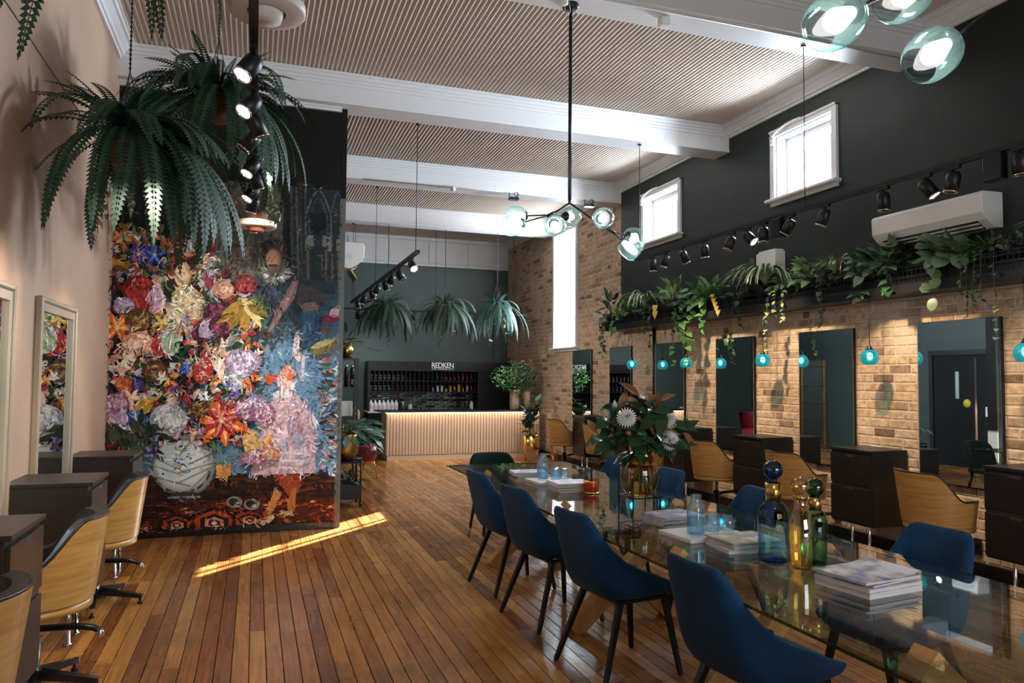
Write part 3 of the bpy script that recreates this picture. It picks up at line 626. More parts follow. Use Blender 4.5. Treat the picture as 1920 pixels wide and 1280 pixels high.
LT = [(3.60, 1, (-0.45, -0.35, -0.8)), (4.12, 1, (-0.5, -0.45, -0.8)), (4.42, 0, (0.45, 0.15, -0.9)), (4.76, 0, (-0.6, -0.05, -0.8)), (5.36, 1, (-0.45, -0.35, -0.8)), (5.68, 0, (0.35, 0.2, -1)), (6.12, 1, (-0.5, -0.3, -0.8)), (6.50, 0, (-0.25, 0.1, -1)), (6.88, 0, (-0.1, 0.3, -1)), (7.37, 0, (-0.1, 0.4, -1))]
for i, (y, l, a) in enumerate(LT):
    spot((-0.042, y, 3.075), a, l, 'black %sspotlight, %s along the left track before the mural' % ('lit ' if l else '', ORD[i]), 'spotlights on the left track')
# beams of the left track, spots added near the heads, not in them: warm wash on the beige wall, cooler on the mural
WARM = (1.0, 0.80, 0.62)
LIGHTS_LEFT = [((-0.25, 3.0, 2.86), (-1.3, 3.6, 1.2), 140, 58), ((-0.25, 4.3, 2.86), (-1.3, 4.75, 1.35), 130, 55), ((-0.25, 5.8, 2.86), (-1.3, 6.1, 1.2), 75, 55)]
for p, q, e, s in LIGHTS_LEFT: lamp('spot_beam', 'SPOT', p, e, (1.0, 0.86, 0.74), target=q, spot_size=s/180*PI, spot_blend=0.7, shadow_soft_size=0.04)
for p, q, e, s in [((0.05, 5.2, 2.9), (-0.5, 7.9, 1.5), 110, 48), ((0.05, 5.9, 2.9), (0.30, 7.9, 1.1), 150, 44), ((0.05, 6.4, 2.9), (-0.35, 7.9, 2.3), 30, 60), ((0.0, 3.6, 2.9), (0.3, 5.2, 0), 60, 60)]:
    lamp('spot_beam', 'SPOT', p, e, (1.0, 0.93, 0.86), target=q, spot_size=s/180*PI, spot_blend=0.8, shadow_soft_size=0.04)
for y, e in ((3.4, 150), (4.9, 150), (6.4, 150), (7.8, 125)):
    lamp('spot_beam', 'SPOT', (4.36, y, 2.85), e, (1.0, 0.77, 0.52), target=(5.55, y+0.1, 1.35), spot_size=1.15, spot_blend=0.9, shadow_soft_size=0.04)
for y in (9.1, 10.8, 12.4): lamp('spot_beam', 'SPOT', (1.75, y, 2.8), 85, (1, 0.93, 0.86), target=(5.5, y+0.8, 1.6), spot_size=0.9, spot_blend=0.9, shadow_soft_size=0.04)
for x, e in ((1.8, 60), (2.3, 45), (3.8, 45), (4.45, 45)): lamp('spot_beam', 'SPOT', (x*1.025, 14.33, 2.70), e, (0.95, 0.97, 1.0), target=(x, 16.4, 1.4), spot_size=1.1, spot_blend=0.9, shadow_soft_size=0.03)
for x in (2.6, 3.7, 4.7): lamp('spot_beam', 'SPOT', (x, 12.0, 3.0), 60, (1, 0.9, 0.8), target=(x, 13.9, 0.45), spot_size=0.9, spot_blend=0.9, shadow_soft_size=0.04)  # spots added to brighten the counter, no fixture hangs here
# ---- pendants under the shelf
swirl_m, t_, out_ = nt('blue_swirl_glass'); tr_ = N(t_, 'BsdfTransparent'); gl_ = N(t_, 'BsdfGlossy'); gl_.inputs['Roughness'].default_value = 0.05
wv_ = N(t_, 'TexWave', bands_direction='DIAGONAL'); wv_.inputs['Scale'].default_value = 14; wv_.inputs['Distortion'].default_value = 1.5; tc_ = N(t_, 'TexCoord'); L(t_, tc_.outputs['Object'], wv_.inputs[0])
mx_ = N(t_, 'MixRGB'); mx_.inputs[1].default_value = (0.025, 0.42, 0.52, 1); mx_.inputs[2].default_value = (0.10, 0.58, 0.67, 1); L(t_, wv_.outputs[0], mx_.inputs[0]); L(t_, mx_.outputs[0], tr_.inputs[0])
lw_ = N(t_, 'LayerWeight'); lw_.inputs[0].default_value = 0.3; df_ = N(t_, 'BsdfTranslucent'); df_.inputs[0].default_value = (0.02, 0.50, 0.60, 1)
m1_ = N(t_, 'MixShader'); m1_.inputs[0].default_value = 0.28; L(t_, tr_.outputs[0], m1_.inputs[1]); L(t_, df_.outputs[0], m1_.inputs[2])
m2_ = N(t_, 'MixShader'); L(t_, lw_.outputs['Facing'], m2_.inputs[0]); L(t_, m1_.outputs[0], m2_.inputs[1]); L(t_, gl_.outputs[0], m2_.inputs[2])
ad_ = N(t_, 'MixShader'); ad_.inputs[0].default_value = 0.12; L(t_, m1_.outputs[0], ad_.inputs[1]); L(t_, gl_.outputs[0], ad_.inputs[2]); L(t_, ad_.outputs[0], out_.inputs[0])
pg = MB().lathe([(0.078*math.sin(a), 0.078*math.cos(a)) for a in [0.33+i*(2.50-0.33)/16 for i in range(17)]], 28).mesh('glass_globe', swirl_m)
pc = MB().lathe([(0.004, 0.130), (0.010, 0.110), (0.027, 0.080), (0.028, 0.072), (0.0005, 0.072)], 16).mesh('cap', M['black'])
pb = MB().ball((0, 0, 0.015), 0.026, 12, 8, 1.3).mesh('bulb', M['bulb'])
pcab = MB().tube([(0, 0, 0.12), (0, 0, 0.546)], 0.0035, 6).mesh('cable', M['black'])
for i, y in enumerate((3.86, 5.30, 6.80, 8.33, 9.79)):
    t = thing('glass_pendant', 'turquoise swirled glass pendant under the shelf, %s from the right' % ORD[i], 'pendant lamp', (5.25, y, 1.765), 0, 'turquoise pendants under the planter shelf')
    for me, n_ in ((pg, 'glass_globe'), (pc, 'cap'), (pb, 'bulb'), (pcab, 'cable')): put(me, n_, t)
    lamp('pendant_light', 'POINT', (5.25, y, 1.76), 12, (1, 0.96, 0.90), shadow_soft_size=0.012)
# ---- chandeliers with blown globes
def chandelier(label, hub, top, globes, joints):
    t = thing('branching_chandelier', label, 'chandelier', hub); H = Vector(hub)
    MB().lathe([(0.0005, 0), (0.062, 0), (0.062, -0.03), (0.05, -0.036), (0.0005, -0.036)], 24, (0, 0, top-H.z)).build('canopy', M['black'], t)
    MB().tube([(0, 0, 0.03), (0, 0, top-H.z)], 0.0135, 10).tube([(0, 0, 0.05), (0, 0, -0.005)], [0.0135, 0.010], 10).build('drop_rod', M['black'], t)
    for j in joints:
        v = Vector(j)-H; MB().tube([(0, 0, 0.01), v*0.55, v*0.95], 0.0075, 8).tube([v*0.80, v*1.12], 0.013, 8).build('branch_arm', M['black'], t)
    for (c, frm, r) in globes:
        c = Vector(c)-H; f = Vector(frm)-H; d = (c-f).normalized(); q = d.to_track_quat('Z', 'Y').to_matrix(); b0 = c-d*r*1.02
        MB().tube([f, b0], 0.0055, 8).build('branch_arm', M['black'], t)
        pr = [(r*math.sin(a)*(1.0+0.05*math.sin(3*a)), -r*math.cos(a)*1.12) for a in [0.32+i*(2.45-0.32)/16 for i in range(17)]]
        g = MB().lathe(pr, 28, c, q).build('glass_globe', M['teal'], t)
        MB().lathe([(0.0005, -r*1.20), (0.016, -r*1.20), (0.034, -r*1.06), (0.036, -r*0.98), (0.0005, -r*0.96)], 18, c, q).build('socket', M['black_gloss'], g)
        MB().lathe([(0.0005, -r*0.95), (0.018, -r*0.85), (0.030, -r*0.30), (0.031, 0.0), (0.024, r*0.25), (0.0005, r*0.36)], 16, c, q).build('bulb', M['bulb'], g)
        lamp('globe_light', 'POINT', Vector(hub)+c+d*r*0.55, 3, (1, 0.97, 0.95), shadow_soft_size=0.03)
JL, JR = (2.032, 5.06, 2.758), (2.50, 5.0, 2.666)
chandelier('black branching chandelier with seven green tinted globes above the table', (2.193, 5.065, 2.852), ZB,
           [((1.792, 5.15, 2.749), JL, 0.080), ((1.725, 5.0, 2.647), JL, 0.082), ((1.948, 4.75, 2.608), JL, 0.080), ((2.282, 5.25, 2.804), JL, 0.080),
            ((2.365, 4.85, 2.718), (2.40, 5.04, 2.745), 0.080), ((2.757, 5.1, 2.641), JR, 0.086), ((2.645, 4.95, 2.53), JR, 0.086)], [JL, JR])
chandelier('blue green glass globe chandelier cut off at the top right corner', (2.20, 1.62, 2.86), ZB,
           [((1.48, 1.6, 2.536), (1.75, 1.61, 2.70), 0.080), ((1.745, 1.62, 2.665), (1.98, 1.62, 2.79), 0.078), ((1.831, 1.6, 2.496), (2.05, 1.60, 2.66), 0.078)], [(1.9, 1.615, 2.75)])
# ---- air conditioners, wall speaker, detectors, floods
def aircon(label, loc, rz, w, open_flap=False):
    t = thing('air_conditioner', label, 'air conditioner', loc, rz)
    P = [(0, 0), (0.08, -0.005), (0.175, 0.055), (0.222, 0.11), (0.23, 0.25), (0.21, 0.275), (0, 0.28)]
    mod_bevel(MB().prism(P, 1, -w/2, w/2).build('casing', M['plastic'], t), 0.006)
    MB().prism([(0.088, -0.006), (0.176, 0.0495), (0.172, 0.060), (0.084, 0.004)], 1, -w/2+0.08, w/2-0.08).build('outlet', M['vent'], t)
    for q in (0.3, 0.7): MB().prism([(0.088+0.088*q, -0.014+0.0555*q), (0.104+0.088*q, -0.006+0.0555*q), (0.101+0.088*q, -0.001+0.0555*q), (0.085+0.088*q, -0.009+0.0555*q)], 1, -w/2+0.08, w/2-0.08).build('louvre', M['plastic'], t)
    MB().box(0.02, -w/2-0.003, 0.10, 0.10, -w/2+0.001, 0.16).build('rating_plate', M['white'], t)
    if open_flap: MB().prism([(0.10, -0.01), (0.16, -0.10), (0.155, -0.105), (0.09, -0.015)], 1, -w/2+0.05, w/2-0.05).build('flap', M['brass'], t)
t0 = aircon('white wall air conditioner on the green wall above the planter shelf', (XR-0.036, 4.75, 2.765), PI, 1.09)
aircon('white air conditioner peeking out behind the mural partition', (0.862, 8.3, 2.72), 0, 0.42, True)
t = thing('wall_speaker', 'small white box speaker on the green wall beneath the far spotlights', 'speaker', (XR-0.036, 6.91, 2.735))
MB().prism([(-0.13, -0.165), (-0.145, -0.08), (-0.15, 0), (-0.145, 0.08), (-0.13, 0.165), (0, 0.165), (0, -0.165)], 2, 0.03, 0.25).build('grille', M['plastic'], t)
MB().box(-0.115, -0.14, 0, 0, 0.14, 0.275).build('cabinet', M['plastic'], t)
t = thing('smoke_detector', 'small white detector box under the near ceiling beam', 'detector', (2.96, 5.0, ZB))
mod_bevel(MB().box(-0.04, -0.04, -0.07, 0.04, 0.04, 0).build('case', M['plastic'], t), 0.012)
t = thing('junction_box', 'small white junction box beside the chandelier canopy', 'junction box', (2.10, 4.97, ZB))
MB().lathe([(0.0005, -0.06), (0.028, -0.06), (0.028, 0), (0.0005, 0)], 14).build('case', M['plastic'], t)
MB().tube([(0.0, 0, -0.055), (0.01, 0, -0.12), (0.04, 0.01, -0.13), (0.055, 0.01, -0.09), (0.05, 0.03, -0.01)], 0.003, 6).build('cable', M['plastic'], t)
tag(MB().tube([(-1.2, 4.90, ZB-0.006), (5.4, 4.90, ZB-0.006)], 0.010, 6).build('conduit', M['white']), 'thin white conduit along the near beam underside', 'conduit')
tag(MB().tube([(1.4, 10.645, ZB+0.0), (5.4, 10.645, ZB+0.0)], 0.012, 6).ball((2.72, 10.64, ZB-0.02), 0.04, 10, 6).build('conduit', M['white']), 'white conduit with round box along the second beam', 'conduit')
for i, (x, z) in enumerate(((3.66, 4.32), (4.92, 4.32))):
    t = thing('flood_light', 'small %s flood light fixed to the second beam' % ('dark unlit' if i == 0 else 'glowing'), 'flood light', (x, 10.60, z), 0, 'flood lights on the second beam')
    MB().box(-0.075, -0.05, -0.06, 0.075, 0.03, -0.02, 0.006).build('head', M['black'], t)
    MB().box(-0.07, -0.045, -0.063, 0.07, 0.025, -0.060).build('lens', M['lens_on'] if i else M['lens_off'], t)
    MB().box(-0.07, 0, -0.02, -0.062, 0.02, 0.055).box(0.062, 0, -0.02, 0.07, 0.02, 0.055).build('bracket', M['black'], t)
    MB().tube([(0.05+0.035*math.cos(a), 0.0, 0.03+0.035*math.sin(a)) for a in [k*0.55 for k in range(13)]], 0.005, 6).build('cable', M['black'], t)
# ================================================================ LONG TABLE AND CHAIRS
t = thing('glass_table', 'long glass table on crossed oak legs in the middle of the room', 'table', (2.27, 4.0, 0))
g = MB(); g.box(-0.585, -2.75, 0.738, 0.585, 2.69, 0.75, 0.0015); g.mi = [0 if i < 6 and i in (4, 5) or len(f) == 4 and all(abs(g.v[k][2]-g.v[f[0]][2]) < 1e-6 for k in f) else 1 for i, f in enumerate(g.f)]
gedge = thin_glass('glass_edge_green', (0.05, 0.12, 0.10), None, 0.05, 1.6)
g.build('glass_top', [M['table_glass'], gedge], t)
for y in (2.0, 0.33, -1.0, -2.35):
    MB().beam((-0.38, y-0.05, 0.0), (0.40, y-0.05, 0.736), 0.10, 0.085, (0, 1, 0)).build('crossed_leg', M['oak_leg'], t)
    MB().beam((0.38, y+0.055, 0.0), (-0.42, y+0.055, 0.736), 0.10, 0.085, (0, 1, 0)).build('crossed_leg', M['oak_leg'], t)
def dining_proto():
    t = thing('dining_chair', 'x', 'chair')
    half = [(0.0, 0.0, .862), (-.002, .09, .864), (0.0, .165, .868), (0.018, .207, .845), (0.06, .232, .71), (0.14, .245, .605), (0.27, .25, .552), (0.39, .243, .50), (0.49, .215, .468)]
    path = [(x, -y, z) for x, y, z in half[::-1]][:-1]+half
    k = 6; vs = []; fs = []
    for (x, y, zt) in path:
        zb = 0.415+0.02*max(0, (x-0.2))/0.3
        for j in range(k):
            z = zb+(zt-zb)*(j/(k-1)); back = max(0, 1-max(0, x)/0.28)
            bow = 0.012*math.cos(y/0.24*PI/2)*back
            tap = 1-0.10*max(0, (z-0.45)/0.42)*back
            under = 0.035*max(0, (0.47-z)/0.055)
            vs.append((x-0.27*max(0, z-0.45)*back-bow+under*(1 if x < 0.3 else -0.3), y*tap*(1-0.12*max(0, (0.47-z)/0.055)), z))
    n = len(path)
    for i in range(n-1):
        for j in range(k-1): a = i*k+j; fs.append((a, a+1, a+k+1, a+k))
    sh = MB(); sh.add(vs, fs, True); o = sh.build('shell_backrest', M['velvet'], t)
    m = o.modifiers.new('thick', 'SOLIDIFY'); m.thickness = 0.042; m.offset = -1 if True else 1
    m = o.modifiers.new('smooth', 'SUBSURF'); m.levels = 2; m.render_levels = 2
    s = MB().box(0.02, -0.205, 0.405, 0.485, 0.205, 0.485, 0.03); so = s.build('seat_cushion', M['velvet'], t)
    for p in so.data.polygons: p.use_smooth = True
    m = so.modifiers.new('smooth', 'SUBSURF'); m.levels = 2; m.render_levels = 2
    MB().box(0.09, -0.18, 0.395, 0.42, -0.15, 0.41).box(0.09, 0.15, 0.395, 0.42, 0.18, 0.41).box(0.09, -0.15, 0.395, 0.12, 0.15, 0.41).box(0.39, -0.15, 0.395, 0.42, 0.15, 0.41).build('under_frame', M['black'], t)
    for (a, b) in (((0.11, 0.17), (-0.03, 0.24)), ((0.11, -0.17), (-0.03, -0.24)), ((0.40, 0.16), (0.46, 0.22)), ((0.40, -0.16), (0.46, -0.22))):
        MB().tube([(a[0], a[1], 0.40), (b[0], b[1], 0.006)], [0.021, 0.015], 4, smooth=False).lathe([(0.0005, 0), (0.011, 0), (0.011, 0.008), (0.0005, 0.008)], 8, (b[0], b[1], 0)).build('leg', M['black'], t)
    return t
dc0 = dining_proto(); used_d = [False]
def dining(x, y, rz, label, group):
    t = dc0 if not used_d[0] else copy_tree(dc0)
    used_d[0] = True; t.location = (x, y, 0); t.rotation_euler = (0, 0, rz); tag(t, label, 'chair', group); return t
for (x, y, a, lb) in [(1.685, 2.50, 0.07, 'navy velvet dining chair nearest the camera at the table'), (1.67, 3.64, 0.13, 'navy velvet dining chair second from the camera, left table side'),
                      (1.655, 4.53, 0.18, 'navy velvet dining chair third from the camera, left table side'), (1.645, 5.32, 0.12, 'navy velvet dining chair at the far end of the left table side')]:
    dining(x, y, a, lb, 'navy dining chairs on the near left side of the table')
for (x, y, a, lb) in [(3.00, 2.70, PI+0.03, 'navy velvet dining chair beside the nearest magazine stack, right table side'), (2.99, 4.03, PI-0.05, 'navy velvet dining chair behind the three glass bottles, right table side'),
                      (2.98, 5.06, PI+0.04, 'navy velvet dining chair just right of the amber vase'), (2.98, 5.95, PI, 'navy velvet dining chair just left of the amber vase')]:
    dining(x, y, a, lb, 'navy dining chairs on the far right side of the table')
# bottle green chair at the head of the table
t = thing('dining_chair', 'bottle green velvet chair with brass tipped legs at the far table end', 'chair', (2.25, 7.12, 0), -PI/2)
vs = []; fs = []; k = 5; hw = 0.25; n = 14
for i in range(n+1):
    u = -1+2*i/n
    for j in range(k):
        z = 0.43+(0.375-0.10*max(0, abs(u)-0.72)**2*12)*j/(k-1); vs.append((-0.10*(z-0.43)/0.37+0.10*u*u, hw*u, z))
for i in range(n):
    for j in range(k-1): a = i*k+j; fs.append((a, a+1, a+k+1, a+k))
b = MB().add(vs, fs, True).build('backrest', M['velvet_green'], t); m = b.modifiers.new('thick', 'SOLIDIFY'); m.thickness = 0.05; m.offset = -1; m = b.modifiers.new('smooth', 'SUBSURF'); m.levels = 2; m.render_levels = 2
s = MB().box(0.02, -0.24, 0.40, 0.50, 0.24, 0.48, 0.03).build('seat', M['velvet_green'], t); m = s.modifiers.new('smooth', 'SUBSURF'); m.levels = 2; m.render_levels = 2
for (a, b) in (((0.08, 0.18), (0.02, 0.23)), ((0.08, -0.18), (0.02, -0.23)), ((0.42, 0.18), (0.47, 0.22)), ((0.42, -0.18), (0.47, -0.22))):
    l = MB().tube([(a[0], a[1], 0.42), (a[0]*0.2+b[0]*0.8, a[1]*0.2+b[1]*0.8, 0.09)], [0.02, 0.013], 10).build('leg', M['black'], t)
    MB().tube([(a[0]*0.2+b[0]*0.8, a[1]*0.2+b[1]*0.8, 0.09), (b[0], b[1], 0)], [0.0135, 0.010], 10).build('brass_tip', M['brass'], l)

# ================================================================ ON THE TABLE
ZT = 0.75
def cover_mat(i, a, b, c):
    m, t, out = nt('magazine_cover_%s' % i); p = N(t, 'BsdfPrincipled'); p.inputs['Roughness'].default_value = 0.5; L(t, p.outputs[0], out.inputs[0])
    tc = N(t, 'TexCoord'); no = N(t, 'TexNoise'); no.inputs['Scale'].default_value = 11; no.inputs['Detail'].default_value = 3; L(t, tc.outputs['Object'], no.inputs[0])
    r = N(t, 'ValToRGB'); e = r.color_ramp.elements; e[0].position = 0.36; e[1].position = 0.62; e[0].color = c4(a); e[1].color = c4(b); n = e.new(0.5); n.color = c4(c)
    L(t, no.outputs[0], r.inputs[0]); L(t, r.outputs[0], p.inputs['Base Color']); return m
covers = [cover_mat('portrait', (0.05, 0.10, 0.30), (0.75, 0.72, 0.74), (0.55, 0.42, 0.36)), cover_mat('garden', (0.30, 0.36, 0.18), (0.62, 0.66, 0.78), (0.50, 0.36, 0.18)),
          cover_mat('pale', (0.70, 0.66, 0.66), (0.82, 0.80, 0.82), (0.55, 0.52, 0.62)), cover_mat('warm', (0.70, 0.45, 0.40), (0.80, 0.78, 0.78), (0.30, 0.32, 0.60)), cover_mat('grey', (0.25, 0.23, 0.22), (0.5, 0.47, 0.43), (0.38, 0.35, 0.33))]
def magazine(x, y, z, rz, h, ci, label, group, sx=0.29, sy=0.225, curl=0.0):
    t = thing('magazine', label, 'magazine', (x, y, z), rz, group)
    MB().box(-sx/2+0.002, -sy/2+0.002, 0.0012, sx/2-0.002, sy/2-0.002, h-0.0012).build('pages', M['paper'], t)
    n = 8; m = MB()
    top = [(-sx/2+sx*i/n, h+curl*max(0, (i/n-0.6))**2*6) for i in range(n+1)]
    m.add([(a, -sy/2, z_) for a, z_ in top]+[(a, sy/2, z_) for a, z_ in top], [(i, i+1, i+n+2, i+n+1) for i in range(n)], True)
    m.box(-sx/2, -sy/2, h-0.0012, sx/2, sy/2, h-0.0002)
    m.box(-sx/2, -sy/2, 0, sx/2, sy/2, 0.0012).box(-sx/2, sy/2-0.001, 0, sx/2, sy/2+0.0006, h)
    m.build('cover', covers[ci], t); return h
rm = random.Random(4)
for si, (x, y, rz, spec, where) in enumerate([
        (2.29, 2.34, 0.15, [(0.022, 2), (0.014, 2), (0.008, 3), (0.010, 0)], 'stack nearest the camera'),
        (2.24, 3.055, -0.05, [(0.016, 2), (0.014, 2), (0.006, 4), (0.008, 1)], 'stack left of the blue bottle'),
        (2.23, 3.69, 0.06, [(0.012, 4), (0.010, 2), (0.010, 3), (0.008, 2), (0.006, 3)], 'stack between amber vase and near tray'),
        (2.17, 4.97, 0.02, [(0.014, 4), (0.014, 4), (0.010, 4), (0.008, 2), (0.010, 2)], 'stack left of the candle glass'),
        (2.16, 5.80, -0.08, [(0.012, 4), (0.012, 2), (0.010, 3)], 'stack at the far table end')]):
    z = ZT
    for j, (h, ci) in enumerate(spec):
        w = ['bottom', 'second from bottom', 'third from bottom', 'fourth from bottom', 'fifth from bottom'][j] if j < len(spec)-1 else 'topmost'
        magazine(x+rm.uniform(-.012, .012), y+rm.uniform(-.012, .012), z, rz+rm.uniform(-.10, .10), h, ci, '%s glossy magazine of the %s' % (w, where), 'magazines on the table, '+where, 0.30 if si == 0 else 0.28, 0.25 if si == 0 else 0.225, 0.018 if (j == len(spec)-1 and si == 0) else 0)
        z += h+0.0012
for (x, y, rz, sx, sy, lb) in [(2.20, 3.335, 0.10, 0.37, 0.27, 'pale stone tray under the near carafe'), (2.19, 5.37, 0.06, 0.34, 0.28, 'pale stone tray under the far carafe')]:
    o = mod_bevel(MB().box(-sx/2, -sy/2, 0, sx/2, sy/2, 0.022).build('serving_tray', M['tray']), 0.005); o.location = (x, y, ZT); o.rotation_euler = (0, 0, rz); tag(o, lb, 'tray', 'stone trays on the table')
def carafe(x, y, z, lb):
    t = thing('water_carafe', lb, 'carafe', (x, y, z), 0, 'carafes on the trays')
    P = [(0.0005, 0.004), (0.042, 0.004), (0.0445, 0.012), (0.0445, 0.125), (0.040, 0.145), (0.029, 0.158), (0.026, 0.165), (0.026, 0.195), (0.028, 0.198)]
    MB().lathe(P, 60, flute=0.022, nf=30).build('ribbed_body', M['aqua'], t)
    MB().lathe([(0.0005, 0.008), (0.0400, 0.008), (0.0405, 0.080), (0.0005, 0.080)], 30).build('water', M['aqua'], t)
carafe(2.135, 3.30, ZT+0.022, 'blue ribbed water carafe on the near tray'); carafe(2.135, 5.43, ZT+0.022, 'blue ribbed water carafe on the far tray')
def tumbler(x, y, z, lb, gp):
    t = thing('drinking_glass', lb, 'glass', (x, y, z), 0, gp)
    MB().lathe([(0.034, 0.0), (0.0365, 0.003), (0.0365, 0.05), (0.033, 0.058), (0.0255, 0.062), (0.026, 0.075), (0.024, 0.078), (0.0005, 0.074)], 48, flute=0.02, nf=24).build('ribbed_wall', M['aqua'], t)
    MB().lathe([(0.033, 0.001), (0.0375, 0.001), (0.0375, 0.004), (0.033, 0.004), (0.033, 0.001)], 32).build('rim', M['clear'], t)
for (x, y, lb) in [(2.26, 3.345, 'left'), (2.345, 3.335, 'right'), (2.315, 3.42, 'rear')]: tumbler(x, y, ZT+0.022, 'upturned ribbed blue glass on the near tray, %s of three' % lb, 'upturned glasses on the near tray')
for (x, y, lb) in [(2.225, 5.385, 'left'), (2.305, 5.395, 'right'), (2.27, 5.47, 'rear')]: tumbler(x, y, ZT+0.022, 'upturned ribbed blue glass on the far tray, %s of three' % lb, 'upturned glasses on the far tray')
# candle glass
t = thing('candle_holder', 'amber streaked candle glass between magazines and vase', 'candle', (2.255, 4.80, ZT))
MB().lathe([(0.0005, 0.0), (0.058, 0.0), (0.062, 0.006), (0.058, 0.012), (0.0005, 0.012)], 28).build('base_plate', M['brass'], t)
MB().lathe([(0.0005, 0.014), (0.052, 0.014), (0.056, 0.05), (0.055, 0.10)], 32).build('amber_wall', thin_glass('amber_streaked_glass', (0.95, 0.68, 0.34), (0.75, 0.38, 0.10), 0.05), t)
MB().lathe([(0.055, 0.10), (0.051, 0.17), (0.052, 0.174)], 32).build('clear_wall', M['clear'], t)
MB().lathe([(0.0005, 0.016), (0.040, 0.016), (0.040, 0.075), (0.0005, 0.078)], 24).build('candle', pm('red_wax', (0.65, 0.10, 0.10), 0.5), t)
# decorative bottles with ball stoppers
def bottle(name, lb, x, y, prof, mg, ballz, br, mb_, collar):
    t = thing(name, lb, 'bottle', (x, y, ZT), 0, 'tall bottles with ball stoppers')
    MB().lathe(prof, 36).build('body', mg, t)
    MB().lathe([(0.0005, prof[1][1]+0.004), (prof[1][0]*0.86, prof[1][1]+0.004), (prof[1][0]*0.80, prof[1][1]+0.012), (0.0005, prof[1][1]+0.02)], 30).build('thick_base', mb_, t)
    if collar: MB().lathe([(collar[0], collar[1]), (collar[0]+0.002, collar[1]), (collar[0]+0.004, collar[2]), (collar[0], collar[2])], 28).build('brass_collar', M['brass'], t)
    s = MB().ball((0, 0, ballz), br, 24, 14).build('ball_stopper', mb_, t)
    MB().lathe([(0.0005, ballz-br-0.02), (br*0.40, ballz-br-0.02), (br*0.46, ballz-br+0.004), (0.0005, ballz-br+0.006)], 20).build('stopper_neck', mb_, s)
bottle('decorative_bottle', 'tall blue glass bottle with blue ball stopper on the table', 2.205, 2.79, [(0.0005, 0.0), (0.062, 0.0), (0.067, 0.006), (0.067, 0.205), (0.060, 0.235), (0.045, 0.252), (0.034, 0.262), (0.032, 0.27), (0.031, 0.345)], M['bottle_blue'], 0.402, 0.043, M['ball_blue'], (0.0315, 0.262, 0.345))
bottle('decorative_bottle', 'gold lustre glass bottle with clear gold ball stopper', 2.23, 2.645, [(0.0005, 0.0), (0.038, 0.0), (0.043, 0.006), (0.050, 0.06), (0.056, 0.14), (0.055, 0.18), (0.045, 0.225), (0.029, 0.26), (0.024, 0.275), (0.024, 0.292), (0.031, 0.294), (0.031, 0.305)], M['bottle_gold'], 0.347, 0.040, M['bottle_gold'], None)
bottle('decorative_bottle', 'green glass bottle with dark green ball stopper', 2.345, 2.69, [(0.0005, 0.0), (0.046, 0.0), (0.050, 0.006), (0.050, 0.19), (0.046, 0.215), (0.034, 0.232), (0.026, 0.238), (0.025, 0.285)], M['bottle_green'], 0.332, 0.041, M['ball_green'], (0.0255, 0.235, 0.290))
# amber vase in its rod stand
t = thing('flower_vase', 'round amber glass vase in a black rod stand', 'vase', (2.25, 4.10, ZT))
MB().lathe([(0.0005, 0.085), (0.05, 0.087), (0.085, 0.105), (0.112, 0.15), (0.120, 0.205), (0.113, 0.265), (0.092, 0.315), (0.075, 0.34), (0.072, 0.352)], 40).build('glass_bowl', M['amber'], t)
st = MB()
for sx in (-1, 1):
    for sy in (-1, 1): MB().tube([(sx*0.092, sy*0.092, 0), (sx*0.092, sy*0.092, 0.20)], 0.0045, 6).build('stand_leg', M['black'], t)
st.tube([(-.092, -.092, .085), (.092, -.092, .085), (.092, .092, .085), (-.092, .092, .085), (-.092, -.092, .085)], 0.0045, 6).build('stand_ring', M['black'], t)
for k in range(9):
    a = k*2.4; MB().tube([(0.07*math.cos(a), 0.07*math.sin(a), 0.10), (0.02*math.cos(a), 0.02*math.sin(a), 0.25), (-0.04*math.cos(a), -0.04*math.sin(a), 0.36)], 0.0045, 6).build('flower_stalk', M['stem'], t)
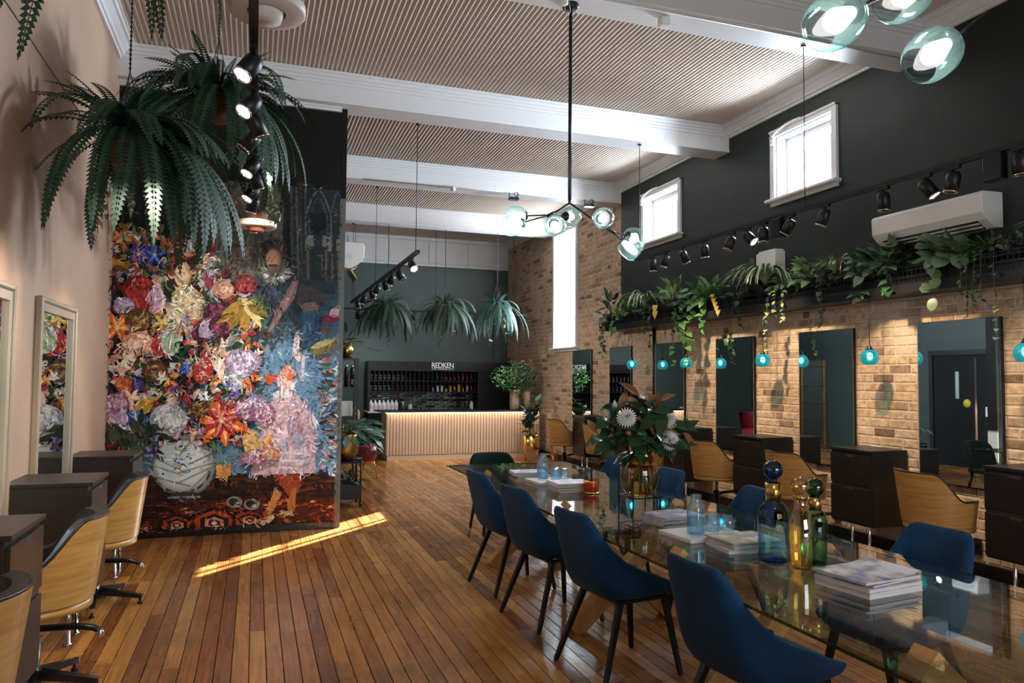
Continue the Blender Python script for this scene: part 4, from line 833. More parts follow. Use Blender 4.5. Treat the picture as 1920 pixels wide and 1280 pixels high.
# ================================================================ PRINTED MURAL (a generic baroque flower piece, flat colour shapes on one canvas)
class Canvas:
    """flat print: thin stacked colour shapes; design grid mapped once onto the canvas plane"""
    Hm = (0.00466015, 0.000121605, -2.31217245, -0.000271274687, -0.00488193577, 4.99865005, -0.000203749635, 2.73186396e-05)
    def __init__(s): s.v = []; s.f = []; s.c = []; s.k = 0; s.d = []; s.b = {}
    def pt(s, x, y):
        a, b, c, d, e, f, g, h = s.Hm; w = g*x+h*y+1; X = min(0.802, max(-1.2995, (a*x+b*y+c)/w)); Z = min(3.50, max(0.078, (d*x+e*y+f)/w)); return X, Z
    def poly(s, pts, col):
        o = len(s.v); d = -0.00002*s.k; s.k += 1
        for p in pts: X, Z = s.pt(*p); s.v.append((X+0.25, d, Z-1.7))
        s.f.append(list(range(o, o+len(pts)))); s.c.append(col); i = len(s.d); xs = [p[0] for p in pts]; ys = [p[1] for p in pts]; s.d.append(pts)
        for gx in range(int(max(190, min(xs))//12), int(min(660, max(xs))//12)+1):
            for gy in range(int(max(320, min(ys))//12), int(min(1010, max(ys))//12)+1): s.b.setdefault((gx, gy), []).append(i)
    def at(s, x, y):
        for i in reversed(s.b.get((int(x//12), int(y//12)), [])):
            P = s.d[i]; ins = False; j = len(P)-1
            for k in range(len(P)):
                if (P[k][1] > y) != (P[j][1] > y) and x < (P[j][0]-P[k][0])*(y-P[k][1])/(P[j][1]-P[k][1])+P[k][0]: ins = not ins
                j = k
            if ins: return s.c[i]
        return None
    def ell(s, x, y, rx, ry, col, rot=0, n=12, a0=0, a1=2*PI):
        c, q = math.cos(rot), math.sin(rot); P = []
        for i in range(n): a = a0+(a1-a0)*i/(n if a1-a0 > 6.2 else n-1); u, v = rx*math.cos(a), ry*math.sin(a); P.append((x+u*c-v*q, y+u*q+v*c))
        s.poly(P, col)
    def leaf(s, x, y, l, w, a, col, bend=0.0):
        P = []; 
        for sg in (1, -1):
            for i in range(5):
                t = i/4 if sg > 0 else 1-i/4; ww = w*math.sin(PI*t**0.8)*sg; aa = a+bend*t; P.append((x+l*t*math.cos(aa)-ww*math.sin(aa), y+l*t*math.sin(aa)+ww*math.cos(aa)))
        s.poly(P, col)
    def line(s, pts, w, col):
        for (a, b), (c, d) in zip(pts, pts[1:]):
            n = math.hypot(c-a, d-b) or 1; ox, oy = -(d-b)/n*w/2, (c-a)/n*w/2; s.poly([(a+ox, b+oy), (c+ox, d+oy), (c-ox, d-oy), (a-ox, b-oy)], col)
def hx(h, k=1.0, j=0.0):
    o = []
    for i in (0, 2, 4):
        v = int(h[i:i+2], 16)/255; v = v/12.92 if v <= 0.04045 else ((v+0.055)/1.055)**2.4; o.append(max(0.001, min(0.95, v*k*(1+rq.uniform(-j, j)))))
    return tuple(o)+(1,)
rq = random.Random(77); cv = Canvas()
cv.poly([(190, 320), (660, 320), (660, 1000), (190, 1000)], hx('141d1d'))
for i in range(130): x, y = rq.uniform(200, 640), rq.uniform(340, 560); cv.leaf(x, y, rq.uniform(15, 60), rq.uniform(3, 9), rq.uniform(0, 6.3), hx(rq.choice(['14201f', '101818', '1c2a2a', '0d1413', '182220']), 1, .3))
# stone column and architecture
cv.poly([(432, 330), (476, 330), (482, 430), (500, 600), (400, 600), (412, 430)], hx('5a5248'))
cv.poly([(395, 395), (430, 380), (415, 520), (370, 540), (372, 470)], hx('6c6b62')); cv.poly([(365, 470), (420, 470), (412, 545), (372, 560)], hx('5d6a68'))
for i in range(150): x, y = rq.uniform(412, 488), rq.uniform(335, 590); cv.leaf(x, y, rq.uniform(8, 34), rq.uniform(1, 3), rq.uniform(0.8, 2.2), hx(rq.choice(['7d7466', '453d34', '8c7f6b', '3a332c', '6a5e50', '92745a']), 1, .25))
cv.line([(423, 452), (463, 455)], 5, hx('6d6353')); cv.line([(423, 460), (463, 462)], 3, hx('3a332b'))
cv.poly([(478, 345), (520, 345), (532, 460), (545, 600), (485, 600), (482, 470)], hx('57524a'))
for i in range(60): x, y = rq.uniform(482, 535), rq.uniform(345, 560); cv.leaf(x, y, rq.uniform(10, 50), rq.uniform(1, 3), 1.55+rq.uniform(-.15, .15), hx(rq.choice(['6a645a', '47423b', '5f584e']), 1, .2))
cv.poly([(540, 345), (645, 345), (645, 700), (548, 640)], hx('222c31'))
for x in (546, 556, 563, 572): cv.line([(x, 345), (x+4, 560)], rq.uniform(2, 5), hx(rq.choice(['4c4b48', '373a3c', '585349'])))
def arch(x, w, y0, y1, ys, col):
    P = [(x-w+2*w*i/10*0.5, ys-(ys-y0)*math.sin(PI/2*i/10)) for i in range(11)]; cv.line([(x-w, y1)]+P, 3, col); cv.line([(x+w, y1)]+[(2*x-a, b) for a, b in P], 3, col)
arch(597, 24, 358, 470, 405, hx('6a655c')); arch(597, 17, 372, 440, 410, hx('4a4a48')); arch(634, 14, 360, 470, 405, hx('55524c'))
cv.poly([(580, 400), (612, 400), (610, 440), (582, 440)], hx('10181d'))
for x, w, y0, y1 in [(580, 15, 441, 463), (608, 8, 442, 463), (618, 7, 452, 472), (634, 7, 449, 470)]: cv.poly([(x-w/2, y0), (x+w/2, y0), (x+w/2, y1), (x-w/2, y1)], hx('77726a'))
for x, y0, y1, w in [(577, 467, 530, 6), (611, 468, 545, 5), (622, 475, 560, 4), (634, 470, 590, 5), (603, 480, 520, 3)]: cv.line([(x, y0), (x+1, y1)], w, hx('57534c'))
# blue grey ground of the middle right
for i, (y, c) in enumerate([(520, '2a3a40'), (545, '34505a'), (575, '426070'), (605, '4f7086'), (640, '5d7f98'), (690, '6685a0'), (760, '6f8ea9'), (830, '7292ae')]):
    cv.poly([(470-(y-520)*0.15, y), (645, y+8), (645, 890), (400-i*22, 890), (440-(y-520)*0.5, y+25)], hx(c))
cv.poly([(195, 770), (470, 770), (470, 890), (195, 893)], hx('5f7d98'))
for i in range(90): x, y = rq.uniform(480, 600), rq.uniform(560, 850); cv.leaf(x, y, rq.uniform(15, 50), rq.uniform(2, 6), 1.4+rq.uniform(-.6, .6), hx(rq.choice(['66869f', '5a7a92', '7896b0', '6f8ca5']), 1, .12))
# carpet and dark table below
cv.poly([(190, 889), (650, 884), (650, 1000), (190, 1010)], hx('2c1710'))
for i in range(150): x, y = rq.uniform(215, 635), rq.uniform(893, 985); cv.leaf(x, y, rq.uniform(20, 70), rq.uniform(1.5, 4), rq.uniform(-.15, .1), hx(rq.choice(['3a1d12', '4c2414', '20100b', '5c2c18', '1b0f0b', '6b3218']), 1, .2))
cv.poly([(262, 990), (300, 965), (420, 935), (520, 925), (640, 935), (640, 985)], hx('4a1f12'))
for i in range(120): x, y = rq.uniform(270, 635), rq.uniform(940, 985); cv.leaf(x, y, rq.uniform(8, 30), rq.uniform(1, 3.5), rq.uniform(-.35, .15), hx(rq.choice(['a5421f', '7c2d17', 'bb5a30', '1c0f0e', '26140f', 'd08a62', '8a3a1c']), 1, .2))
for (x, y, r) in [(272, 990, 10), (332, 984, 20), (402, 980, 28), (468, 974, 20)]:
    for k, c in ((1.25, '190e0c'), (1.0, 'b04a22'), (0.72, '2a1411'), (0.48, 'd9a27c'), (0.3, '7c2415'), (0.14, 'e8ddd2')):
        cv.poly([(x+r*k*1.3*math.cos(a)*(1+0.18*(q % 2)), y+r*k*0.75*math.sin(a)*(1+0.18*(q % 2))-x*0.0) for q, a in enumerate([2*PI*i/12 for i in range(12)])], hx(c))
# draped generic figures: a woman in a lace collar, a bearded man in a dark cloak, a child in a pale coat
def face(x, y, w, h, skin, shade, hair, tilt=0):
    for k in range(7): q = k/6; cv.ell(x+w*0.12*(1-q)-w*0.10*q, y, w*(1-0.34*q), h*(1-0.25*q), tuple(shade[i]*(1-q)+skin[i]*q for i in range(3))+(1,), tilt, 22)
    dk = tuple(0.45*shade[i]+0.55*hair[i] for i in range(3))+(1,)
    for s in (-0.40, 0.22): cv.leaf(x+s*w-w*.24, y-h*0.16, w*0.46, h*0.035, -0.08, dk); cv.ell(x+s*w, y-h*0.06, w*0.13, h*0.045, hx('e0d2c0'), 0, 8); cv.ell(x+s*w, y-h*0.06, w*0.06, h*0.04, hx('2a2320'), 0, 8); cv.leaf(x+s*w-w*.17, y-h*0.09, w*0.34, h*0.018, 0.0, hair)
    cv.leaf(x-w*0.02, y-h*0.08, h*0.36, w*0.09, 1.75, shade); cv.ell(x-w*0.13, y+h*0.27, w*0.13, h*0.035, shade, 0, 8); cv.ell(x-w*0.10, y+h*0.48, w*0.22, h*0.035, hx('9a4438'), 0, 8); cv.ell(x-w*0.1, y+h*0.60, w*0.16, h*0.03, shade, 0, 8)
cv.poly([(305, 500), (330, 470), (365, 478), (385, 520), (420, 555), (425, 610), (300, 610), (290, 560)], hx('2a1a1a'))
for i in range(90): a = rq.uniform(0, 2*PI); x, y = 345+52*math.cos(a), 560+40*math.sin(a); cv.leaf(x, y, rq.uniform(14, 32), rq.uniform(2, 5), a+rq.uniform(-.4, .4), hx(rq.choice(['e6d2b8', 'cdb090', 'f1e6d2', 'b08f74', 'dcc0a0', 'e9c9b0']), 1, .1))
cv.ell(350, 576, 40, 36, hx('d9bd98')); cv.poly([(330, 538), (358, 538), (362, 556), (328, 556)], hx('e8c9a0'))
for i in range(110): a = rq.uniform(0, 2*PI); r = rq.uniform(2, 36); cv.leaf(348+r*math.cos(a), 578+r*0.9*math.sin(a), rq.uniform(8, 20), rq.uniform(1.5, 4), a+rq.uniform(-.5, .5), hx(rq.choice(['f2e2c4', 'e6cfa8', 'f8eed8', 'cfae84', 'e9d3b4', 'dcc09a']), 1, .08))
for i in range(60): a = rq.uniform(2.6, 6.5); cv.leaf(343+20*math.cos(a), 507+22*math.sin(a), rq.uniform(12, 26), rq.uniform(2, 5), a+1.3, hx(rq.choice(['8c2f28', '6a1f22', '4a1718', 'a8433a', '2d1616']), 1, .2))
face(342, 516, 17, 24, hx('f0cda4'), hx('c98d66'), hx('5a2a20'), 0.05)
for i in range(40): cv.leaf(362+rq.uniform(-4, 30), 495+rq.uniform(-15, 60), rq.uniform(14, 34), rq.uniform(1.5, 4), rq.uniform(-1.0, 0.4), hx(rq.choice(['c9b9a0', 'a0917c', 'e3d7c2', '7b6e5e', 'b98a5c']), 1, .15))
cv.poly([(478, 545), (510, 520), (552, 522), (590, 545), (603, 600), (598, 650), (562, 655), (540, 600), (510, 660), (482, 610)], hx('26343c'))
for i in range(70): cv.leaf(rq.uniform(480, 590), rq.uniform(530, 620), rq.uniform(12, 40), rq.uniform(2, 5), rq.uniform(1.0, 2.1), hx(rq.choice(['1e2c34', '2f424c', '182329', '384c57', '44606c']), 1, .2))
cv.poly([(548, 528), (560, 526), (552, 560), (512, 615), (498, 632), (515, 590)], hx('8f6f68')); cv.poly([(552, 532), (556, 530), (540, 570), (510, 612)], hx('b08a80'))
cv.poly([(560, 530), (600, 545), (618, 560), (600, 575), (575, 560), (555, 575)], hx('4d4342'))
cv.ell(580, 612, 22, 45, hx('2c4a60'), 0.05); cv.ell(578, 600, 12, 30, hx('3c5f78'), 0.05); cv.poly([(552, 625), (562, 618), (560, 660), (575, 670), (560, 680), (548, 665)], hx('d9c2bd')); cv.line([(568, 672), (566, 715)], 7, hx('b9b9c0')); cv.poly([(560, 570), (590, 565), (598, 580), (570, 585)], hx('8a6a62'))
for i in range(70): a = rq.uniform(-0.3, 3.5); cv.leaf(517+14*math.cos(a), 510+10*math.sin(a), rq.uniform(9, 19), rq.uniform(1.5, 3), a, hx(rq.choice(['b9b3a6', '8d877b', 'd3cec2', '6d675e']), 1, .12))
for i in range(60): a = rq.uniform(2.9, 6.8); cv.leaf(514+15*math.cos(a), 476+18*math.sin(a), rq.uniform(6, 15), rq.uniform(1.5, 3.5), a+rq.uniform(-1, 1), hx(rq.choice(['2b211c', '1d1613', '3a2d25', '4a3b30']), 1, .2))
face(511, 487, 15, 21, hx('b98a6a'), hx('7c523c'), hx('2c201a')); cv.ell(511, 505, 9, 9, hx('6b4a36')); cv.poly([(501, 500), (523, 500), (519, 496), (504, 496)], hx('33251c'))
cv.poly([(515, 735), (530, 726), (556, 738), (578, 770), (590, 830), (592, 886), (470, 890), (492, 800), (505, 765)], hx('c9adb5'))
for i in range(90): cv.leaf(rq.uniform(500, 585), rq.uniform(745, 850), rq.uniform(14, 44), rq.uniform(2, 5), 1.5+rq.uniform(-.3, .3), hx(rq.choice(['d4bcc4', 'bfa2ae', 'e0ccd0', 'b7a6bc', 'a9a8c4', 'd9b9b4']), 1, .08))
cv.poly([(488, 770), (520, 745), (548, 765), (540, 800), (505, 815), (480, 800)], hx('ccadb1'))
for y in (848, 862, 876): cv.line([(524, y), (570, y+2)], 5, hx('ded5d8'))
cv.ell(534, 716, 17, 18, hx('e2c5b8')); cv.ell(530, 739, 19, 8, hx('d9d4d4')); cv.ell(540, 700, 16, 9, hx('d59a84'))
for (x, y) in [(497, 706), (512, 700), (520, 716), (508, 722), (534, 694), (548, 700)]: cv.leaf(x, y, rq.uniform(12, 20), 6, rq.uniform(0, 6.3), hx(rq.choice(['d8673a', 'e08a60', 'c2532e']))); 
cv.poly([(512, 890), (566, 888), (562, 915), (540, 930), (530, 912), (516, 905)], hx('9c4526')); cv.poly([(515, 912), (528, 925), (512, 958), (500, 968), (496, 960), (506, 940)], hx('c98a52')); cv.poly([(546, 915), (556, 912), (552, 958), (540, 960), (538, 945)], hx('b57040'))
cv.poly([(480, 976), (504, 960), (516, 968), (508, 976), (485, 981)], hx('d8b98c')); cv.poly([(522, 955), (548, 958), (552, 966), (530, 966)], hx('c9a678')); cv.ell(498, 962, 7, 5, hx('a83f1e'))
# vase
for k in range(14): q = k/13; cv.ell(346-8*q, 873-6*q, 60-16*q, 58-14*q, hx('4a4540', 1) if k == 0 else tuple(0.09+0.50*q**0.8+d for d in (0.0, 0.003*k*0.4, 0.004*k*0.4))+(1,), 0, 28)
cv.ell(330, 862, 36, 40, hx('d6dcdc'), 0, 24); cv.ell(328, 860, 33, 37, hx('c3d2d4'), 0, 24); cv.poly([(310, 830), (352, 820), (372, 800), (330, 795), (318, 812)], hx('c3c2bd')); cv.ell(343, 818, 30, 8, hx('8d8a86'))
for i in range(60): a = rq.uniform(0, 6.3); r = rq.uniform(2, 32); cv.leaf(328+r*math.cos(a), 866+r*math.sin(a), rq.uniform(4, 13), rq.uniform(0.8, 2.4), rq.uniform(-0.6, 0.8), hx(rq.choice(['3f5670', '6d859c', '8aa6a2', '2f3f4c', 'b98f78', 'e8ebeb', '5d7a72']), 1, .15))
for i in range(24): a = 0.2+i*0.11; cv.leaf(340+55*math.cos(a), 870+52*math.sin(a), 14, 2.5, a+1.5, hx(rq.choice(['57514a', '7d776f', '3d3933', '9a8f84'])))
cv.poly([(318, 922), (372, 922), (362, 937), (325, 937)], hx('3c342e')); cv.line([(315, 932), (376, 930)], 4, hx('8c97a0'))
# bouquet: leaves and stems first
def infield(): 
    while True:
        x, y = rq.uniform(208, 500), rq.uniform(440, 830)
        if x < 330+150*min(1, (y-400)/160) and not (315 < x < 385 and 490 < y < 600) and not (y > 740 and x > 470): return x, y
for i in range(420):
    x, y = infield(); cv.leaf(x, y, rq.uniform(12, 42), rq.uniform(2, 8), rq.uniform(0, 6.3), hx(rq.choice(['1f3320', '16241a', '2f4a2c', '3e5b35', '243a35', '54713f', '101a16', '3a3226']), 1, .3), rq.uniform(-.6, .6))
for i in range(50): x, y = infield(); cv.line([(x, y), (x+rq.uniform(-15, 15), y+rq.uniform(20, 60)), (345+rq.uniform(-15, 15), y+90)], 1.4, hx(rq.choice(['6f8a4a', '50683a', '88995a'])))
PAL = {'pink': ['b98aa0', 'd7b4c0', '8d5a72', 'e8d2d8', 'c49aac'], 'red': ['9c2a26', 'c24438', '6c1a1c', 'd98070', 'b03038'], 'orange': ['d9692a', 'e8944a', 'b04a1e', 'f0b070', 'c85a20'], 'white': ['d2d2d0', 'ececea', 'a9abb0', 'f4f4f2', '8f949c'], 'wine': ['5a1c34', '7c2a4a', '3a1224', 'a5486a', '8c3856'], 'yellow': ['c9a23c', 'e2c25c', '9c7a26', 'ecd588', 'b58c30'], 'blue': ['2c4cae', '4a78d8', '1c2f78', '6c98e8'], 'purple': ['4a3a78', '6a5aa0', '33285a', '8c80bc'], 'peach': ['e0b094', 'edcbb4', 'c88c6c', 'f4ddcc'], 'lilac': ['b9a6bc', 'd8c8d8', '93809c', 'e6dce6'], 'brown': ['6c4a26', '8c6a3a', '4a3018', 'a58650']}
for i in range(520):
    x, y = infield(); P = PAL[rq.choice(['pink', 'red', 'peach', 'wine', 'lilac', 'orange', 'white', 'brown', 'peach', 'red'])]; a = rq.uniform(0, 6.3)
    for k in range(3): cv.leaf(x, y, rq.uniform(8, 20), rq.uniform(2, 5.5), a+k*0.5, hx(rq.choice(P), rq.uniform(0.6, 1.05)), rq.uniform(-.5, .5))
def peony(x, y, r, pal, n=60, sq=0.85):
    P = PAL[pal]; cv.ell(x, y, r, r*sq, hx(P[2]))
    for i in range(n):
        q = 1-i/n; a = rq.uniform(0, 6.3); d = r*(0.15+0.8*q); cv.ell(x+d*math.cos(a)*0.85, y+d*math.sin(a)*sq*0.85, r*rq.uniform(0.13, 0.26), r*rq.uniform(0.06, 0.13), hx(rq.choice(P), rq.uniform(0.7, 1.15)), a+1.57+rq.uniform(-.5, .5), 8)
def tulip(x, y, h, pal, a=-1.57):
    P = PAL[pal]
    for k in (-0.45, 0.45, -0.22, 0.22, 0): cv.leaf(x, y, h*rq.uniform(0.9, 1.05), h*0.22, a+k, hx(rq.choice(P), rq.uniform(0.8, 1.1)), -k*0.9); cv.leaf(x+h*0.1*math.cos(a+k), y+h*0.1*math.sin(a+k), h*0.75, h*0.04, a+k, hx(P[1]), -k*0.9)
def lily(x, y, r, pal, n=6, rot=0.3):
    P = PAL[pal]
    for k in range(n): a = rot+2*PI*k/n; cv.leaf(x, y, r*rq.uniform(0.8, 1.15), r*0.2, a, hx(P[0], rq.uniform(.75, 1.1)), rq.uniform(-.3, .3)); cv.leaf(x, y, r*0.8, r*0.07, a, hx(P[3] if len(P) > 3 else P[1]), 0.1)
    cv.ell(x, y, r*0.14, r*0.14, hx('e8d090'))
def small(x, y, r, pal):
    P = PAL[pal]
    for k in range(9): a = k*0.7+rq.uniform(-.2, .2); cv.leaf(x, y, r, r*0.28, a, hx(rq.choice(P)))
    cv.ell(x, y, r*0.2, r*0.2, hx('30242a'))
lily(232, 450, 30, 'orange', 5, 2.6); lily(262, 478, 26, 'purple', 6); lily(292, 480, 24, 'blue', 5, 1.0)
cv.leaf(212, 490, 38, 8, 0.5, hx('c98f34')); cv.leaf(214, 500, 34, 6, 0.35, hx('7c5420'))
peony(262, 545, 32, 'red', 60); tulip(290, 590, 60, 'pink', -1.45); tulip(270, 600, 60, 'red', -1.9); peony(235, 575, 20, 'lilac', 40); lily(222, 615, 32, 'orange', 6, 0.1); peony(262, 600, 26, 'brown', 44)
tulip(452, 560, 46, 'pink', -1.3); peony(462, 535, 22, 'red', 40); peony(420, 545, 20, 'peach', 36); peony(408, 590, 26, 'wine', 56); tulip(365, 640, 62, 'wine', -0.85); tulip(375, 632, 50, 'lilac', -0.7); peony(415, 612, 24, 'wine', 40)
for a in (1.2, 1.7, 2.1, 0.7): cv.leaf(452, 562, 66, 11, a, hx(rq.choice(PAL['yellow'])), 0.25)
cv.leaf(462, 572, 50, 9, 0.5, hx('8c7a34')); lily(305, 605, 20, 'yellow', 5)
peony(262, 645, 32, 'peach', 60, 0.7); tulip(300, 668, 44, 'red', -1.6); tulip(325, 668, 54, 'white', -1.75); tulip(318, 664, 48, 'white', -1.4)
for dx in (-6, 4, 12): cv.leaf(322+dx, 662, 44, 3, -1.6+dx*0.01, hx('9cb27c'))
# two generic pale hands with lace cuffs
for (x, y, s, t0) in [(245, 690, -1, 2.2), (404, 690, 1, 1.45)]:
    for i in range(30): cv.leaf(x+rq.uniform(-16, 22), y-32+rq.uniform(-14, 14), rq.uniform(10, 24), rq.uniform(2, 4), rq.uniform(0, 6.3), hx(rq.choice(['e2c49c', 'd6a888', 'f0e0c6', 'c98f7c', 'b5836c']), 1, .1))
    cv.leaf(x+6, y-22, 40, 11, t0, hx('ecd6c0'))
    for k in range(4): cv.leaf(x+6+22*math.cos(t0), y-22+22*math.sin(t0), 26-2*k, 3.2, t0-0.35+0.24*k, hx(rq.choice(['ecd2ba', 'd9b095', 'f3e2d0'])))
cv.ell(382, 695, 18, 26, hx('b0342c'), 0.2)
for i in range(26): cv.ell(382+rq.uniform(-13, 13), 695+rq.uniform(-22, 22), 2.4, 2.0, hx('e8c8bc'), 0, 6)
peony(454, 680, 32, 'lilac', 80); peony(440, 712, 24, 'white', 50, 0.8); small(348, 692, 11, 'blue'); small(332, 725, 8, 'purple'); small(402, 767, 10, 'blue')
peony(293, 695, 24, 'brown', 50); lily(318, 712, 22, 'orange', 4, 0.6); lily(305, 708, 14, 'white', 5); peony(237, 722, 18, 'orange', 44); peony(262, 722, 14, 'purple', 30); lily(250, 745, 24, 'peach', 5, 0.2); tulip(322, 760, 26, 'peach', -1.5); tulip(258, 772, 46, 'yellow', -0.7)
peony(222, 755, 24, 'pink', 54); peony(218, 785, 26, 'pink', 50); tulip(236, 795, 34, 'lilac', -1.8); lily(258, 785, 24, 'blue', 5, 1.2); peony(318, 786, 36, 'white', 110, 0.85); peony(225, 830, 22, 'red', 50); peony(370, 770, 20, 'brown', 40); small(383, 742, 12, 'white')
lily(418, 790, 50, 'orange', 6, 0.25); lily(416, 786, 42, 'red', 6, 0.75); peony(462, 765, 24, 'pink', 64); peony(492, 772, 24, 'pink', 56); peony(480, 752, 16, 'lilac', 36); small(478, 708, 10, 'orange'); small(462, 718, 9, 'orange'); small(430, 720, 9, 'purple'); small(440, 735, 10, 'purple')
tulip(470, 845, 44, 'peach', -1.6); cv.poly([(452, 812), (482, 806), (490, 838), (460, 845)], hx('c9a468')); tulip(500, 835, 26, 'orange', -1.2); peony(475, 855, 24, 'pink', 50, 0.6); peony(505, 848, 18, 'peach', 36, 0.7)
for i in range(36): cv.leaf(rq.uniform(205, 300), rq.uniform(790, 840), rq.uniform(18, 44), rq.uniform(4, 9), rq.uniform(0, 6.3), hx(rq.choice(['24301f', '1a2418', '34402a', '46502f'])))
for i in range(14): cv.leaf(rq.uniform(270, 300), rq.uniform(815, 850), 12, 3, rq.uniform(0.5, 2), hx(rq.choice(PAL['purple'])))
for a, l in ((2.4, 20), (-2.6, 18), (-0.6, 22), (0.5, 16)): cv.leaf(420, 880, l, 8, a, hx(rq.choice(['b5763a', 'd09450', '8a5426'])))
for (x, y) in [(440, 938), (472, 942)]: cv.ell(x, y, 15, 11, hx('8d8678')); cv.ell(x-2, y-1, 9, 7, hx('2a2420')); cv.ell(x+4, y+3, 5, 3, hx('c9c2b2'))
# right hand strip, flower reflections painted into its colours
for i in range(170): x, y = rq.uniform(592, 642), rq.uniform(676, 884); cv.leaf(x, y, rq.uniform(8, 24), rq.uniform(1.5, 4.5), rq.uniform(-.5, .5), hx(rq.choice(['5f6b74', '2a3430', '9ca4b0', '3f5146', 'b9a9b4', 'c4603c', '1f2824', '75808c', '4a5a3c', 'd0d0d6']), 1, .15))
cv.leaf(598, 600, 44, 9, -0.1, hx('7c2a44')); cv.leaf(615, 592, 26, 9, -0.4, hx('d9a8b8')); cv.leaf(575, 660, 70, 13, -0.2, hx('6c6230'), -.2); cv.leaf(578, 654, 64, 6, -0.35, hx('b5a874')); cv.leaf(598, 618, 22, 6, 0.1, hx('6a4434'))
# brush work over everything: short strokes in lighter and darker tones of the colour they lie on
for i in range(7000):
    x, y = rq.uniform(205, 642), rq.uniform(342, 992); c = None if math.hypot((x-342)/17, (y-516)/22) < 1 or math.hypot((x-511)/14, (y-487)/20) < 1 else cv.at(x, y)
    if c and math.hypot((x-340)/58, (y-870)/57) < 1 and rq.random() < 0.85: c = None
    if c:
        k = rq.choice((0.62, 0.76, 0.88, 1.14, 1.3, 1.5)); h = [min(0.95, max(0.001, q*k*rq.uniform(.88, 1.12))) for q in c[:3]]; a = 1.6*math.sin(x*0.045)+1.3*math.cos(y*0.05)+rq.uniform(-.6, .6)
        cv.leaf(x, y, rq.uniform(4, 15), rq.uniform(0.5, 1.7), a, (*h, 1), rq.uniform(-.8, .8))
me = bpy.data.meshes.new('flower_mural'); me.from_pydata(cv.v, [], cv.f)
at = me.attributes.new('tint', 'FLOAT_COLOR', 'FACE'); at.data.foreach_set('color', [q for c in cv.c for q in c])
mm_, t_, o_ = nt('mural_print'); b_ = N(t_, 'BsdfPrincipled'); b_.inputs['Roughness'].default_value = 0.5; b_.inputs['Specular IOR Level'].default_value = 0.25; a_ = N(t_, 'Attribute', attribute_name='tint'); L(t_, a_.outputs['Color'], b_.inputs['Base Color']); L(t_, b_.outputs[0], o_.inputs[0])
me.materials.append(mm_); me.update()
mural = put(me, 'flower_mural', None, (-0.25, 7.9015, 1.7)); tag(mural, 'huge printed mural of flowers, vase and painted figures on the dark partition', 'mural')
# ================================================================ PLANTS
rp = random.Random(21)
def leaf_mesh(name, kind, Ln, Wd, mat, fold=0.12, curl=0.25):
    n = 6; vs = []; fs = []
    for i in range(n+1):
        t = i/n
        w = {'oval': math.sin(PI*min(1, t**0.85)), 'heart': math.sin(PI*t**0.55)*1.0, 'lance': math.sin(PI*t**0.7)**0.9, 'round': math.sqrt(max(0, 1-(2*t-1)**2)), 'strap': min(1, t*6)*(1-t**2.5), 'obov': math.sin(PI*t**1.25)}[kind]*Wd/2
        if i in (0, n): w = max(w, Wd*0.02)
        y = Ln*t; z = -curl*Ln*t*t
        if kind == 'heart' and i == 0: y = 0.03*Ln
        if kind == 'heart' and i == 1: pass
        vs += [(-w, y-(0.12*Ln if kind == 'heart' and i == 1 else 0), z+fold*w), (0, y, z), (w, y-(0.12*Ln if kind == 'heart' and i == 1 else 0), z+fold*w)]
    for i in range(n): a = i*3; fs += [(a, a+1, a+4, a+3), (a+1, a+2, a+5, a+4)]
    return MB().add(vs, fs, True).mesh(name, mat)
def orient(d, upv=(0, 0, 1)):
    y = Vector(d).normalized(); x = y.cross(Vector(upv))
    if x.length < 1e-3: x = y.cross(Vector((1, 0.2, 0)))
    x.normalize(); z = x.cross(y); return Matrix((x, y, z)).transposed().to_euler()
def leaf(me, p, d, parent, s=1.0, upv=(0, 0, 1), name='leaf'): return put(me, name, parent, p, orient(d, upv), (s, s, s))
def rdir(az, el): return Vector((math.cos(az)*math.cos(el), math.sin(az)*math.cos(el), math.sin(el)))
def frond_mesh(Ln, e0, droop, w, mat, n=26, pw_=0.9):
    mb = MB(); p = Vector((0, 0, 0)); ds = Ln/n; pts = [p.copy()]; dirs = []
    for i in range(n):
        t = (i+0.5)/n; a = e0-droop*t**pw_; d = Vector((0, math.cos(a), math.sin(a))); p = p+d*ds; pts.append(p.copy()); dirs.append(d)
    for i in range(n):
        t = (i+0.5)/n; wl = w*(math.sin(PI*min(1, 0.10+0.9*t))**0.6)*(0.55+0.45*min(1, t*4)); d = dirs[i]; up_ = Vector((1, 0, 0)).cross(d)
        for s in (-1, 1):
            b = pts[i]; tip = b+Vector((s*wl, 0, 0))+d*wl*0.35-Vector((0, 0, wl*0.22))
            m1 = b+Vector((s*wl*0.45, 0, 0))+d*(wl*0.15-ds*0.60); m2 = b+Vector((s*wl*0.45, 0, 0))+d*(wl*0.15+ds*0.60)
            mb.add([b, m1, tip, m2], [(0, 1, 2, 3)])
        a, c = pts[i], pts[i+1]; r = 0.0022
        mb.add([a+Vector((-r, 0, 0))+up_*0.001, a+Vector((r, 0, 0))+up_*0.001, c+Vector((r, 0, 0))+up_*0.001, c+Vector((-r, 0, 0))+up_*0.001], [(0, 1, 2, 3)])
    return mb.mesh('frond', mat)
def frond_set(mat, k, kw=1.0):
    return {'up': [frond_mesh(0.42*k, 1.35, 1.0, 0.040*k*kw, mat), frond_mesh(0.50*k, 1.15, 1.5, 0.042*k*kw, mat)],
            'arch': [frond_mesh(0.80*k, 0.95, 2.3, 0.058*k*kw, mat, 30), frond_mesh(0.68*k, 0.75, 2.0, 0.056*k*kw, mat, 28)],
            'hang': [frond_mesh(0.95*k, 0.55, 2.15, 0.060*k*kw, mat, 34, 0.55), frond_mesh(0.80*k, 0.35, 1.95, 0.062*k*kw, mat, 30, 0.5), frond_mesh(1.1*k, 0.7, 2.3, 0.056*k*kw, mat, 36, 0.5)]}
